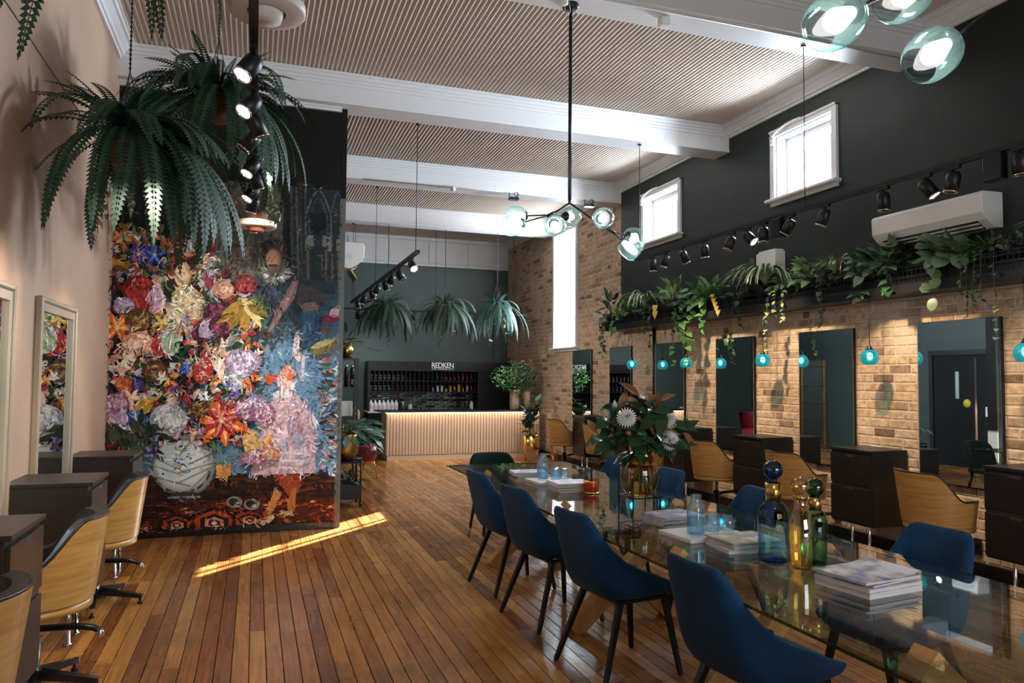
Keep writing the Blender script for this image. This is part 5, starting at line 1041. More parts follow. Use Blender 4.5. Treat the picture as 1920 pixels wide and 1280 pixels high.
FS = frond_set(M['fern'], 1.0); FSB = frond_set(M['fern'], 1.0, 0.70); FSS = frond_set(M['fern_silver'], 1.0, 0.72)
ivy_l = [leaf_mesh('ivy_leaf', 'heart', 0.055, 0.05, M['ivy'], 0.2, 0.3), leaf_mesh('ivy_leaf', 'heart', 0.07, 0.055, M['ivy'], 0.15, 0.2)]
def trail(t, meshes, pts, step, s0=1.0, out=(0, 0, 0), stem=True, lname='leaf', r=0.0025):
    """leaves along a hanging stem through pts"""
    pts = [Vector(p) for p in pts]
    if stem: MB().tube(pts, r, 5).build('vine_stem', M['stem'], t)
    d = 0; side = 1
    for a, b in zip(pts, pts[1:]):
        ln = (b-a).length; q = 0
        while q < ln:
            p = a+(b-a)*(q/ln); az = rp.uniform(0, 2*PI); dv = rdir(az, rp.uniform(-1.1, 0.1))+Vector(out)*1.2
            leaf(rp.choice(meshes), p, dv, t, s0*rp.uniform(0.7, 1.15), (rp.uniform(-.4, .4)-0.2, rp.uniform(-.4, .4)-0.3, 1), lname); q += step*rp.uniform(0.8, 1.25)
def fern(label, loc, fs, n, s, group, top=None, ivy=0, seed=1, hang_bias=0.5, wallx=None):
    r_ = random.Random(seed); t = thing('hanging_fern', label, 'fern', loc, 0, group)
    MB().lathe([(0.0005, -0.16), (0.08, -0.16), (0.095, -0.12), (0.125, 0.0), (0.135, 0.01), (0.135, 0.03), (0.12, 0.03), (0.115, 0.0), (0.0005, -0.005)], 24).build('hanging_pot', M['terracotta'], t)
    zt = top-loc[2]; mb = MB()
    for k in range(3): a = k*2*PI/3+0.4; mb.tube([(0.13*math.cos(a), 0.13*math.sin(a), 0.02), (0, 0, 0.46)], 0.003, 5)
    mb.tube([(0, 0, 0.46), (0, 0, zt)], 0.0045, 6); z = 0.47
    while z < zt-0.03 and z < 2: mb.lathe([(0.004, z), (0.009, z+0.012), (0.004, z+0.024)], 6); z += 0.03
    mb.build('hanging_chain', M['black'], t)
    for i in range(n):
        q = i/n; kind = 'up' if q < 0.22 else ('arch' if q < 1-hang_bias*0.78 else 'hang'); me = r_.choice(fs[kind])
        az = r_.uniform(0, 2*PI)
        if wallx is not None and math.cos(az+PI/2) < -0.55 and kind != 'up': az += PI if r_.random() < 0.7 else 0
        o = put(me, 'frond', t, (0.05*math.cos(az+PI/2), 0.05*math.sin(az+PI/2), 0.02), (0, r_.uniform(-.2, .2), az)); k = s*r_.uniform(0.72, 1.15); o.scale = (k, k, k)
    for i in range(ivy):
        az = r_.uniform(0, 2*PI); x, y = 0.12*math.cos(az), 0.12*math.sin(az); ln = r_.uniform(0.35, 0.75)
        trail(t, ivy_l, [(x*0.6, y*0.6, 0.03), (x*1.3, y*1.3, -0.04), (x*1.5, y*1.5, -0.2), (x*1.55+0.03, y*1.5, -ln)], 0.075, 1.0, lname='ivy_leaf')
    return t
fern('dark hanging fern nearest the beige wall on a chain', (-0.80, 5.2, 3.02), FS, 125, 1.06, 'ferns hanging at the left', 4.70, 7, 3, 0.55, XL)
fern('dark hanging fern high up between beige wall and spotlights', (-0.32, 5.95, 3.62), FS, 125, 1.10, 'ferns hanging at the left', 4.70, 5, 5, 0.6)
fern('hanging fern mostly cut off by the top left corner', (-0.80, 3.30, 3.72), FS, 34, 1.0, 'ferns hanging at the left', 4.70, 0, 8, 0.8)
fern('hanging fern behind the lengthwise track, leftmost before the rear wall', (2.29, 13.72, 2.86), FSB, 110, 0.86, 'ferns hanging before the rear wall', ZB, 6, 11, 0.85)
fern('hanging fern in the middle of three before the rear wall', (3.38, 13.72, 2.90), FSB, 100, 0.86, 'ferns hanging before the rear wall', ZB, 7, 12, 0.8)
fern('blue green hanging fern nearest the brick wall at the rear', (4.42, 13.72, 2.93), FSS, 100, 0.88, 'ferns hanging before the rear wall', ZB, 6, 14, 0.8)
# ---- hanging disc planters over the left track
for (x, y, z, lb) in [(-0.02, 6.9, 2.86, 'pale wooden disc planter hung before the mural column'), (0.01, 3.5, 3.20, 'white disc planter cut off at the top of the photo')]:
    t = thing('disc_planter', lb, 'planter', (x, y, z), 0, 'disc planters hung over the left track')
    MB().lathe([(0.085, 0.0), (0.165, 0.0), (0.172, 0.008), (0.172, 0.042), (0.165, 0.05), (0.085, 0.05), (0.085, 0.0)], 40).build('disc', pm('pale_wood_disc' if y > 5 else 'white_disc', (0.60, 0.50, 0.40) if y > 5 else (0.62, 0.58, 0.54), 0.5), t)
    MB().lathe([(0.0005, -0.035), (0.065, -0.035), (0.083, 0.05), (0.10, 0.12), (0.09, 0.12), (0.0005, 0.10)], 28).build('pot', M['terracotta'] if y > 5 else M['plastic'], t)
    for k in range(3):
        a = k*2*PI/3+0.3; MB().tube([(0.15*math.cos(a), 0.15*math.sin(a), 0.04), (0, 0, 0.55), (0, 0, 4.70-z)], 0.0018, 4).build('cord', M['stem'], t)
    if y > 5:
        trail(t, ivy_l, [(0.06, -0.02, 0.72), (0.09, -0.05, 0.5), (0.11, -0.07, 0.3), (0.13, -0.08, 0.12)], 0.035, 1.15, lname='ivy_leaf'); trail(t, ivy_l, [(0.04, -0.03, 0.15), (0.12, -0.09, 0.22), (0.17, -0.12, 0.12), (0.19, -0.13, 0.02)], 0.035, 1.1, lname='ivy_leaf')
# ---- plants on the long shelf
Lh = [leaf_mesh('leaf', 'heart', 0.12, 0.095, M['leaf_mid'], 0.15, 0.3), leaf_mesh('leaf', 'heart', 0.10, 0.08, M['leaf_mid'], 0.1, 0.2)]
Lhl = [leaf_mesh('leaf', 'heart', 0.11, 0.085, M['leaf_light'], 0.15, 0.3)]
Ld = [leaf_mesh('leaf', 'oval', 0.09, 0.055, M['leaf_dark'], 0.15, 0.3), leaf_mesh('leaf', 'heart', 0.085, 0.07, M['leaf_dark'], 0.15, 0.3)]
Ldb = [leaf_mesh('leaf', 'heart', 0.13, 0.11, M['leaf_dark'], 0.12, 0.3), leaf_mesh('leaf', 'heart', 0.12, 0.10, M['leaf_stripe'], 0.12, 0.25)]
Lln = [leaf_mesh('leaf', 'lance', 0.20, 0.055, M['leaf_dark'], 0.2, 0.35)]
Lov = [leaf_mesh('leaf', 'oval', 0.19, 0.085, M['leaf_light'], 0.2, 0.2)]
Lyl = [leaf_mesh('leaf', 'heart', 0.10, 0.075, M['leaf_yellow'], 0.1, 0.3)]
Lws = [leaf_mesh('leaf', 'round', 0.13, 0.115, M['leaf_stripe'], 0.10, 0.30)]
Lsm = [leaf_mesh('leaf', 'oval', 0.05, 0.028, M['leaf_dark'], 0.15, 0.2), leaf_mesh('leaf', 'oval', 0.045, 0.03, M['leaf_mid'], 0.15, 0.2)]
Lvr = [leaf_mesh('leaf', 'heart', 0.06, 0.055, M['leaf_blue'], 0.15, 0.2), leaf_mesh('leaf', 'heart', 0.055, 0.05, M['ivy'], 0.15, 0.2)]
def strap(Ln, e0, droop, w, mat): 
    mb = MB(); n = 9; p = Vector((0, 0, 0)); vs = []
    for i in range(n+1):
        t = i/n; a = e0-droop*t; ww = w*(1-t**3)*0.5+0.0008; vs += [p+Vector((-ww, 0, ww*0.35)), p.copy(), p+Vector((ww, 0, ww*0.35))]; p = p+Vector((0, math.cos(a), math.sin(a)))*Ln/n
    fs = []
    for i in range(n): a = i*3; fs += [(a, a+1, a+4, a+3), (a+1, a+2, a+5, a+4)]
    return mb.add(vs, fs, True).mesh('blade', mat)
SP = [strap(0.42, 1.25, 2.3, 0.030, M['spider']), strap(0.34, 1.1, 1.9, 0.028, M['spider']), strap(0.50, 1.0, 2.4, 0.030, M['spider'])]
SPS = [strap(0.24, 1.3, 1.4, 0.024, M['spider']), strap(0.30, 1.0, 1.9, 0.024, M['spider'])]
GP = 'plants on the long planter shelf'
def shelf_pot(t, r=0.085): MB().lathe([(0.0005, 0), (r*0.8, 0), (r, 0.11), (r*0.94, 0.11), (r*0.9, 0.095), (0.0005, 0.095)], 16).build('pot', M['black'], t)
ZS = 2.47
def spider(label, x, y, n, set_, seed, lean=0.0):
    r_ = random.Random(seed); t = thing('spider_plant', label, 'plant', (x, y, ZS), 0, GP); shelf_pot(t)
    for i in range(n):
        az = r_.uniform(0, 2*PI)
        if math.cos(az) > 0.4: az = PI-az+r_.uniform(-.4, .4)
        k_ = 1.3 if n > 30 else 1.1; put(r_.choice(set_), 'blade', t, (-0.03, 0, 0.13), (0, 0, az-PI/2), (1.15, k_*r_.uniform(.75, 1.15), k_*r_.uniform(.8, 1.15)))
    return t
def bushy(label, name, x, y, meshes, n, spread, h, seed, s=1.0, trails=(), z=ZS, group=GP, pot=True, tstep=0.06, tmesh=None, el=(-0.4, 1.2), up=0.5):
    r_ = random.Random(seed); t = thing(name, label, 'plant', (x, y, z), 0, group); n = int(n*1.9); s *= 0.98
    if pot: shelf_pot(t)
    st = MB()
    for i in range(n):
        az = r_.uniform(0, 2*PI); e = r_.uniform(*el); ln = r_.uniform(0.3, 1.0)
        dv = rdir(az, e); p = Vector((dv.x*spread[0]*ln, dv.y*spread[1]*ln, 0.10+max(-0.05, dv.z)*h*ln))
        if p.x > XR-0.10-x: p.x = XR-0.10-x-r_.random()*0.05
        st.tube([(dv.x*0.02, dv.y*0.02, 0.08), (p.x*0.5, p.y*0.5, 0.08+(p.z-0.08)*0.75), p], 0.002, 4)
        dl = dv*0.8+Vector((-0.3, -0.15, r_.uniform(-0.6, up))); dl.x = min(dl.x, 0.05)
        leaf(r_.choice(meshes), p, dl, t, s*r_.uniform(0.75, 1.2), (-0.35, -0.5, 1))
    stuff(st.build('stems', M['stem'], t))
    for (dy, ln, sw) in trails:
        trail(t, tmesh or meshes, [(-0.04, dy*0.5, 0.10), (5.205-x, dy, 0.09), (5.185-x, dy+sw*0.3, -0.12), (5.19-x, dy+sw, -ln*0.6), (5.195-x, dy+sw*0.6, -ln)], tstep, s*0.9, (-0.4, -0.3, 0))
    return t
bushy('dark pointed leaf plant at the far end of the shelf with leaves hanging over brick', 'peace_lily', 5.32, 10.62, Lln, 16, (0.15, 0.30), 0.34, 31, 1.15, [(0.12, 0.62, -0.1), (-0.05, 0.42, 0.05)], tmesh=Ld)
bushy('low green pothos beside the far spider plant', 'pothos_plant', 5.38, 10.1, Lh, 22, (0.16, 0.34), 0.16, 32, 0.95, [(0.2, 0.2, 0.0)])
spider('arching spider plant above the second mirror from the far end', 5.36, 9.55, 46, SP, 33)
bushy('dark bushy vine hanging beside the black cable pipe', 'trailing_vine', 5.38, 9.28, Ld, 20, (0.14, 0.2), 0.12, 34, 0.9, [(-0.12, 0.5, 0.0), (0.05, 0.28, 0.0)])
t = bushy('upright pale leaved plant with two yellow leaves', 'dumb_cane', 5.38, 8.87, Lov, 9, (0.16, 0.22), 0.30, 35, 1.0, (), el=(0.5, 1.3), up=0.9)
for dz in (0.12, 0.04): leaf(Lyl[0], (-0.14, 0.22, dz), (-0.3, 0.0, -1), t, 1.2, (-1, -0.4, 0.2))
bushy('speckled vine hanging over the third mirror', 'trailing_vine', 5.38, 8.50, Lh, 18, (0.14, 0.22), 0.14, 36, 0.85, [(0.02, 0.72, 0.03), (-0.12, 0.4, 0.05)])
t = bushy('bright green pothos with yellow leaves hanging to a turquoise pendant', 'pothos_plant', 5.36, 8.02, Lh, 34, (0.20, 0.42), 0.28, 37, 1.2, [(0.1, 0.75, 0.1), (0.3, 0.45, 0.0), (-0.15, 0.3, 0.0)])
for k in range(5): leaf(Lyl[0], (-0.15, -0.34-0.03*k, 0.12-0.05*k), (-0.4, -0.2, -0.8), t, 0.8, (-1, -0.4, 0.2))
bushy('dark trailing plant under the white wall speaker with one vine hanging down', 'trailing_vine', 5.38, 7.20, Ld, 26, (0.13, 0.18), 0.34, 38, 1.0, [(0.05, 0.70, 0.02), (-0.05, 0.3, 0.0)], tstep=0.11, el=(0.2, 1.4))
spider('large spider plant arching over the shelf under the wall speaker', 5.34, 6.82, 84, SP, 39)
bushy('blue green ivy beside the large spider plant with a long tail', 'ivy_plant', 5.37, 6.50, Lvr, 46, (0.15, 0.26), 0.18, 40, 1.1, [(0.12, 0.62, 0.05), (0.02, 0.22, 0.0), (-0.1, 0.3, 0.0)], tstep=0.035)
bushy('bright green arrowhead plant right of the wall speaker', 'arrowhead_plant', 5.37, 6.18, Lhl, 34, (0.16, 0.30), 0.22, 41, 0.95, ())
spider('small striped spider plant left of the arched basket handle', 5.36, 5.80, 26, SPS, 42)
t = thing('plant_basket', 'dark wire basket with arched copper handles on the shelf', 'basket', (5.37, 5.60, ZS), 0)
mb = MB()
for k in range(18): a = 2*PI*k/18; mb.tube([(0.09*math.cos(a), 0.14*math.sin(a), 0), (0.11*math.cos(a), 0.17*math.sin(a), 0.11)], 0.004, 4)
for z in (0.0, 0.055, 0.11): mb.tube([((0.09+0.02*z/0.11)*math.cos(a), (0.14+0.03*z/0.11)*math.sin(a), z) for a in [2*PI*k/18 for k in range(19)]], 0.004, 5)
stuff(mb.build('wire_bowl', M['black'], t))
for sx, mt in ((-0.08, 'copper'), (0.06, 'black')): MB().tube([(sx, 0.085*math.cos(a), 0.08+0.21*math.sin(a)**0.7) for a in [PI*k/12 for k in range(13)]], 0.010, 8).build('handle', M[mt], t)
bushy('thin brown vine hanging above the fifth mirror', 'trailing_vine', 5.37, 5.98, Ld, 6, (0.1, 0.12), 0.08, 43, 0.9, [(-0.12, 0.38, -0.05)], pot=True)
bushy('dark philodendron cluster under the air conditioner', 'philodendron', 5.36, 5.24, Ldb, 52, (0.15, 0.46), 0.24, 44, 1.0, [(0.1, 0.18, 0.0), (-0.2, 0.16, 0.0)])
bushy('striped round leaf plant under the air conditioner end', 'watermelon_plant', 5.35, 4.55, Lws, 22, (0.13, 0.26), 0.16, 45, 1.15, [(0.02, 0.26, -0.02)], tstep=0.075)
bushy('dense small leaf plant trailing over brick beside the striped plant', 'trailing_vine', 5.36, 4.22, Lsm, 70, (0.15, 0.17), 0.14, 46, 1.0, [(0.05, 0.42, 0.0), (-0.02, 0.40, 0.03), (-0.07, 0.30, 0.0), (0.10, 0.25, 0)], tstep=0.028)
bushy('thin white edged vine hanging in front of the nearest mirror', 'trailing_vine', 5.36, 4.00, Lvr, 8, (0.12, 0.16), 0.10, 47, 0.9, [(0.05, 0.62, -0.02)], tstep=0.07)
spider('small spider plant at the right edge of the photo', 5.36, 3.66, 22, SPS, 48)
# ---- bouquet in the amber vase
t = thing('magnolia_bouquet', 'glossy magnolia bouquet with white chrysanthemums in the amber vase', 'bouquet', (2.25, 4.10, ZT+0.34))
mg = [leaf_mesh('leaf', 'oval', 0.155, 0.070, M['magnolia'], 0.18, 0.22), leaf_mesh('leaf', 'obov', 0.14, 0.062, M['magnolia'], 0.2, 0.3)]
mbn = [leaf_mesh('leaf', 'oval', 0.125, 0.055, M['magnolia_brown'], 0.15, 0.25)]
r_ = random.Random(9); br = MB(); tips = []
for (dx, dz, dy) in [(-0.22, 0.22, 0.0), (-0.12, 0.30, 0.05), (0.0, 0.36, 0.0), (0.05, 0.30, -0.06), (0.16, 0.33, 0.04), (0.24, 0.20, 0.0), (0.32, 0.14, -0.03), (-0.08, 0.16, -0.12), (0.08, 0.14, -0.14), (-0.28, 0.13, 0.02), (0.0, 0.22, 0.12), (0.18, 0.10, 0.1), (-0.02, 0.10, -0.10), (0.30, 0.06, 0.05)]:
    p = [Vector((0, 0, -0.05)), Vector((dx*0.45, dy*0.45, dz*0.6)), Vector((dx, dy, dz))]; br.tube(p, [0.006, 0.005, 0.003], 5); tips.append(p)
br.build('branches', M['bark'], t)
for i, p in enumerate(tips):
    for k in range(9):
        q = 0.40+0.60*k/8; base = p[1].lerp(p[2], max(0, (q-0.5)*2)); ax = (p[2]-p[1]).normalized(); az = k*2.4+i; side = ax.orthogonal().normalized(); side.rotate(Matrix.Rotation(az, 3, ax))
        m_ = r_.choice(mbn) if (dz > 0.3 and False) or (i in (2, 4) and k > 4) or r_.random() < 0.10 else r_.choice(mg)
        leaf(m_, base, side*0.9+ax*0.55+Vector((0, 0, r_.uniform(-.25, .25))), t, r_.uniform(0.85, 1.2), (r_.uniform(-.3, .3), -0.9, 0.8))
for k in range(12):
    a = r_.uniform(0, 2*PI); leaf(r_.choice(mg), (0.05*math.cos(a), 0.05*math.sin(a), 0.02), (math.cos(a), math.sin(a), r_.uniform(-0.7, 0.1)), t, r_.uniform(0.9, 1.15))
def mum():
    mb = MB()
    for ring in range(7):
        el = -0.25+ring*0.26; n = 22-ring*2
        for k in range(n):
            a = 2*PI*(k+0.5*(ring % 2))/n; d = rdir(a, el); s = Vector((-math.sin(a), math.cos(a), 0)); l = 0.066-0.004*ring; u = d.cross(s)
            mb.add([d*0.008-s*0.002, d*l*0.7-s*0.0055+u*0.002, d*l+u*0.006, d*l*0.7+s*0.0055+u*0.002, d*0.008+s*0.002], [(0, 1, 2, 3, 4)])
    return mb.mesh('flower', M['petal'])
mm = mum()
for (x, y, z, d) in [(-0.152, -0.12, 0.235, (-0.4, -0.9, 0.35)), (0.125, -0.15, 0.095, (0.05, -0.95, 0.25)), (0.175, -0.05, 0.215, (0.1, -0.9, 0.5))]:
    put(mm, 'flower', t, (x, y, z), Vector(d).to_track_quat('Z', 'Y').to_euler())
# ---- floor and counter plants
Rb = [leaf_mesh('leaf', 'oval', 0.22, 0.115, M['leaf_dark'], 0.15, 0.12), leaf_mesh('leaf', 'oval', 0.20, 0.10, M['leaf_blue'], 0.15, 0.12)]
t = thing('rubber_plant', 'rubber plant with broad leaves in a gold planter before the counter', 'plant', (5.02, 13.38, 0.0))
MB().lathe([(0.0005, 0.20), (0.155, 0.20), (0.16, 0.21), (0.16, 0.47), (0.150, 0.47), (0.146, 0.43), (0.0005, 0.42)], 32).build('planter', M['brass'], t)
for k in range(4): a = k*PI/2+0.5; MB().tube([(0.15*math.cos(a), 0.15*math.sin(a), 0.22), (0.15*math.cos(a), 0.15*math.sin(a), 0)], 0.008, 8).build('planter_leg', M['brass'], t)
st = MB(); r_ = random.Random(2)
for (dx, dy, h) in [(-0.06, 0.0, 0.95), (0.05, -0.03, 1.15), (0.0, 0.05, 0.8), (-0.12, -0.05, 0.75)]:
    st.tube([(dx*0.3, dy*0.3, 0.42), (dx, dy, h*0.75), (dx*1.8, dy*1.8, h)], 0.007, 6)
    n = int(h*20)
    for k in range(n):
        q = 0.35+0.65*k/n; p = Vector((dx*1.6*q, dy*1.6*q, 0.42+(h-0.42)*q)); az = k*2.4+dx*9
        leaf(r_.choice(Rb), p, rdir(az, r_.uniform(-0.2, 0.9)), t, r_.uniform(0.85, 1.25))
st.build('stems', M['bark'], t)
t = thing('leafy_bush', 'bushy small leaved arrangement in a mottled vase on the counter', 'plant', (4.93, 14.12, 0.925))
MB().lathe([(0.0005, 0), (0.085, 0), (0.095, 0.05), (0.10, 0.2), (0.092, 0.34), (0.11, 0.40), (0.095, 0.40)], 26).build('vase', pm('mottled_vase', (0.50, 0.36, 0.24), 0.6, col2=(0.30, 0.19, 0.11), ns=18), t)
MB().lathe([(0.0005, 0), (0.07, 0), (0.075, 0.2), (0.07, 0.36), (0.0005, 0.36)], 18, (0.28, 0.05, 0)).build('vase', pm('tan_vase', (0.48, 0.33, 0.2), 0.6), t)
fol = MB(); r_ = random.Random(6)
for (cx, cy, cz, rad, n) in [(-0.22, -0.02, 0.62, 0.25, 420), (0.10, 0.02, 0.72, 0.30, 560), (0.28, 0.0, 0.62, 0.22, 320), (0.02, -0.06, 0.50, 0.24, 300)]:
    for k in range(n):
        d = rdir(r_.uniform(0, 2*PI), math.asin(r_.uniform(-1, 1))); p = Vector((cx, cy, cz))+d*rad*r_.uniform(0.55, 1.05); e = rdir(r_.uniform(0, 2*PI), r_.uniform(-.8, .9)); w = e.orthogonal().normalized()*0.013; l = e*r_.uniform(0.035, 0.06)
        fol.m = (1 if r_.random() < 0.75 else 0) if cx > -0.1 else (0 if r_.random() < 0.6 else (1 if r_.random() < 0.6 else 2))
        fol.add([p, p+l*0.5+w, p+l, p+l*0.5-w], [(0, 1, 2, 3)])
fol.m = 3
for k in range(40): p = Vector((0.24+r_.uniform(-.1, .1), r_.uniform(-.1, .1), 0.92+r_.uniform(-.06, .06))); e = rdir(r_.uniform(0, 6.3), r_.uniform(0, 1.2)); w = e.orthogonal().normalized()*0.02; l = e*0.09; fol.add([p, p+l*0.5+w, p+l, p+l*0.5-w], [(0, 1, 2, 3)])
stuff(fol.build('foliage', [M['leaf_mid'], M['leaf_dark'], M['leaf_light'], M['magnolia_brown']], t))
brm = MB()
for k in range(16): a = k*2.4; brm.tube([(0, 0, 0.36), (0.12*math.cos(a), 0.1*math.sin(a), 0.5), (0.28*math.cos(a), 0.2*math.sin(a), 0.62+0.02*k)], 0.005, 5)
brm.build('branches', M['bark'], t)
# behind the partition
t = thing('potted_plant', 'narrow leaved plant in a small gold pot on the black tower shelf', 'plant', (1.14, 10.02, 1.795))
MB().lathe([(0.0005, 0), (0.075, 0), (0.098, 0.20), (0.092, 0.20), (0.0005, 0.18)], 24).build('pot', M['brass'], t)
r_ = random.Random(12); Lna = [leaf_mesh('leaf', 'lance', 0.17, 0.04, M['leaf_dark'], 0.2, 0.2), leaf_mesh('leaf', 'lance', 0.16, 0.04, M['leaf_mid'], 0.2, 0.3)]; st = MB()
for k in range(44):
    d = rdir(r_.uniform(0, 2*PI), r_.uniform(-0.1, 1.3)); p = Vector((0, 0, 0.18))+d*r_.uniform(0.04, 0.20); st.tube([(0, 0, 0.17), p], 0.002, 4); leaf(r_.choice(Lna), p, d+Vector((0, 0, -0.2)), t, r_.uniform(.7, 1.1))
for k in range(4): p = Vector((0.22+0.06*k, -0.02*k, 0.17-0.03*k)); st.tube([(0.03, 0, 0.19), p], 0.002, 4); leaf(Lna[0], p, (1, -0.2, -0.5+0.3*k), t, 1.0)
st.build('stems', M['stem'], t)
Lfl = [leaf_mesh('leaf', 'oval', 0.17, 0.075, M['leaf_blue'], 0.15, 0.3), leaf_mesh('leaf', 'oval', 0.15, 0.07, M['leaf_dark'], 0.15, 0.3)]
t = thing('potted_plant', 'grey green leafy plant in a hammered gold pot on the black trolley', 'plant', (1.07, 9.28, 0.535))
MB().lathe([(0.0005, 0), (0.08, 0), (0.12, 0.05), (0.15, 0.14), (0.152, 0.20), (0.135, 0.29), (0.128, 0.32), (0.12, 0.32), (0.0005, 0.30)], 30).build('hammered_pot', pm('hammered_brass', (0.55, 0.38, 0.14), 0.35, metal=1, bump=0.9, bs=45), t)
r_ = random.Random(15); st = MB()
for k in range(78):
    d = rdir(r_.uniform(-1.9, 1.6), r_.uniform(-0.45, 1.1)); ln = r_.uniform(0.08, 0.42); p = Vector((0, 0, 0.31))+Vector((d.x, d.y*0.8, d.z*0.6))*ln; st.tube([(0, 0, 0.30), p*0.5+Vector((0, 0, 0.2)), p], 0.002, 4)
    leaf(r_.choice(Lfl), p, d+Vector((0.1, -0.2, r_.uniform(-.8, -.1))), t, r_.uniform(.7, 1.05), (0, -0.6, 1))
st.build('stems', M['stem'], t)
t = thing('potted_plant', 'red planter with leaves on gold tripod legs beside the counter end', 'plant', (1.66, 11.5, 0))
MB().lathe([(0.0005, 0.28), (0.10, 0.28), (0.135, 0.36), (0.13, 0.50), (0.12, 0.50), (0.0005, 0.48)], 24).build('planter', pm('red_glaze', (0.35, 0.02, 0.03), 0.35), t)
for k in range(3): a = k*2*PI/3; MB().tube([(0.08*math.cos(a), 0.08*math.sin(a), 0.30), (0.15*math.cos(a), 0.15*math.sin(a), 0)], 0.009, 8).build('planter_leg', M['brass'], t)
for k in range(26): d = rdir(k*2.4, r_.uniform(-0.4, 1.2)); leaf(r_.choice(Lfl), Vector((0, 0, 0.48))+d*0.14, d+Vector((0, 0, -0.3)), t, 0.9)
# ================================================================ REAR COUNTER AND CABINET
t = thing('service_counter', 'long pale slatted counter with black top before the dark rear wall', 'counter', (2.33, 13.85, 0))
MB().box(0.03, 0.04, 0.0, 3.02, 0.60, 0.88).box(0.0, 0.02, 0.09, 0.03, 0.60, 0.885).build('carcass', M['pale_oak'], t)
MB().box(0.02, 0.015, 0.0, 3.03, 0.04, 0.092).build('plinth', pm('oak_plinth', (0.62, 0.47, 0.29), 0.5), t)
MB().box(-0.13, -0.03, 0.897, 3.04, 0.66, 0.925, 0.004).build('worktop', M['black_gloss'], t)
sl = MB().box(-0.0235, -0.012, 0.10, 0.0235, 0.016, 0.868, 0.004).mesh('slat', M['pale_oak'])
for i in range(52): put(sl, 'slat', t, (0.035+i*0.0585, 0.02, 0))
MB().box(-0.02, 0.0, 0.880, 3.02, 0.015, 0.890).build('led_strip', M['led'], t)
lamp('counter_led', 'AREA', (3.85, 13.80, 0.893), 4, (1.0, 0.70, 0.52), target=(3.85, 13.86, 0.3), shape='RECTANGLE', size=3.0, size_y=0.03)
# cabinet
Yc = 15.98
t = thing('display_cabinet', 'black wall cabinet with white lettering, pigeonholes and tiled splashback', 'cabinet', (2.28, Yc, 0))
MB().box(0.0, 0.0, 0.0, 0.045, 0.46, 1.895).build('side_panel', M['cabinet'], t); MB().box(2.43, 0.0, 0.83, 2.475, 0.46, 1.69).build('side_panel', M['cabinet'], t)
MB().box(0.045, 0.0, 1.69, 2.475, 0.46, 1.895).box(2.475, 0.02, 1.69, 3.24, 0.46, 1.895).build('fascia', M['cabinet'], t)
MB().box(2.475, 0.05, 0.0, 3.24, 0.46, 1.69).build('tall_panel', M['cabinet'], t)
MB().box(0.045, 0.42, 0.8, 2.43, 0.46, 1.69).build('back_panel', M['black'], t)
for z in (1.225, 1.462): MB().box(0.045, 0.08, z, 2.43, 0.42, z+0.016).build('shelf', M['cabinet'], t)
dv = MB().box(-0.006, 0.0, 0, 0.006, 0.33, 0.221).mesh('divider', M['cabinet'])
for r, z in enumerate((1.241, 1.478)):
    for i in range(1, 25): put(dv, 'divider', t, (0.045+i*0.0975, 0.09, z))
MB().box(0.0, -0.25, 0.0, 2.43, 0.42, 0.795).build('base_unit', M['cabinet'], t)
MB().box(-0.03, -0.28, 0.795, 2.45, 0.42, 0.83, 0.004).build('benchtop', M['white'], t)
tl = MB().box(-0.098, -0.008, -0.0225, 0.098, 0.004, 0.0225, 0.004).mesh('tile', pm('black_glazed_tile', (0.012, 0.014, 0.014), 0.12, bump=0.5, bs=14))
r_ = random.Random(8)
for j in range(8):
    for i in range(13):
        x = 0.045+0.1+(i*0.2)-(0.1 if j % 2 else 0)
        if 0.12 < x < 2.36: put(tl, 'tile', t, (x, 0.415, 0.855+j*0.048), (r_.uniform(-.05, .05), 0, r_.uniform(-.03, .03)))
def text(body, size, loc, parent, mat, name, ext=0.004, sp=1.0):
    cu = bpy.data.curves.new(name, 'FONT'); cu.body = body; cu.size = size; cu.align_x = 'CENTER'; cu.extrude = ext; cu.space_character = sp
    o = bpy.data.objects.new(name, cu); COL.objects.link(o); bpy.context.view_layer.update()
    me = bpy.data.meshes.new_from_object(o.evaluated_get(bpy.context.evaluated_depsgraph_get())); bpy.data.objects.remove(o); me.name = name; me.materials.clear(); me.materials.append(mat)
    return put(me, name, parent, loc, (PI/2, 0, 0))
wl = pm('white_sign_letters', (0.85, 0.85, 0.85), 0.5, emit=(1, 1, 1), es=0.25)
t = thing('sign_lettering', 'white raised shop lettering with small second line on the cabinet fascia', 'sign', (3.905, Yc-0.001, 1.765))
o = text('REDKEN', 0.165, (0, -0.005, 0), t, wl, 'large_lettering', 0.005, 0.93); o.scale = (0.86, 1, 1)
text('5TH AVENUE NYC', 0.044, (0, -0.005, -0.042), t, wl, 'small_lettering', 0.003, 1.45)
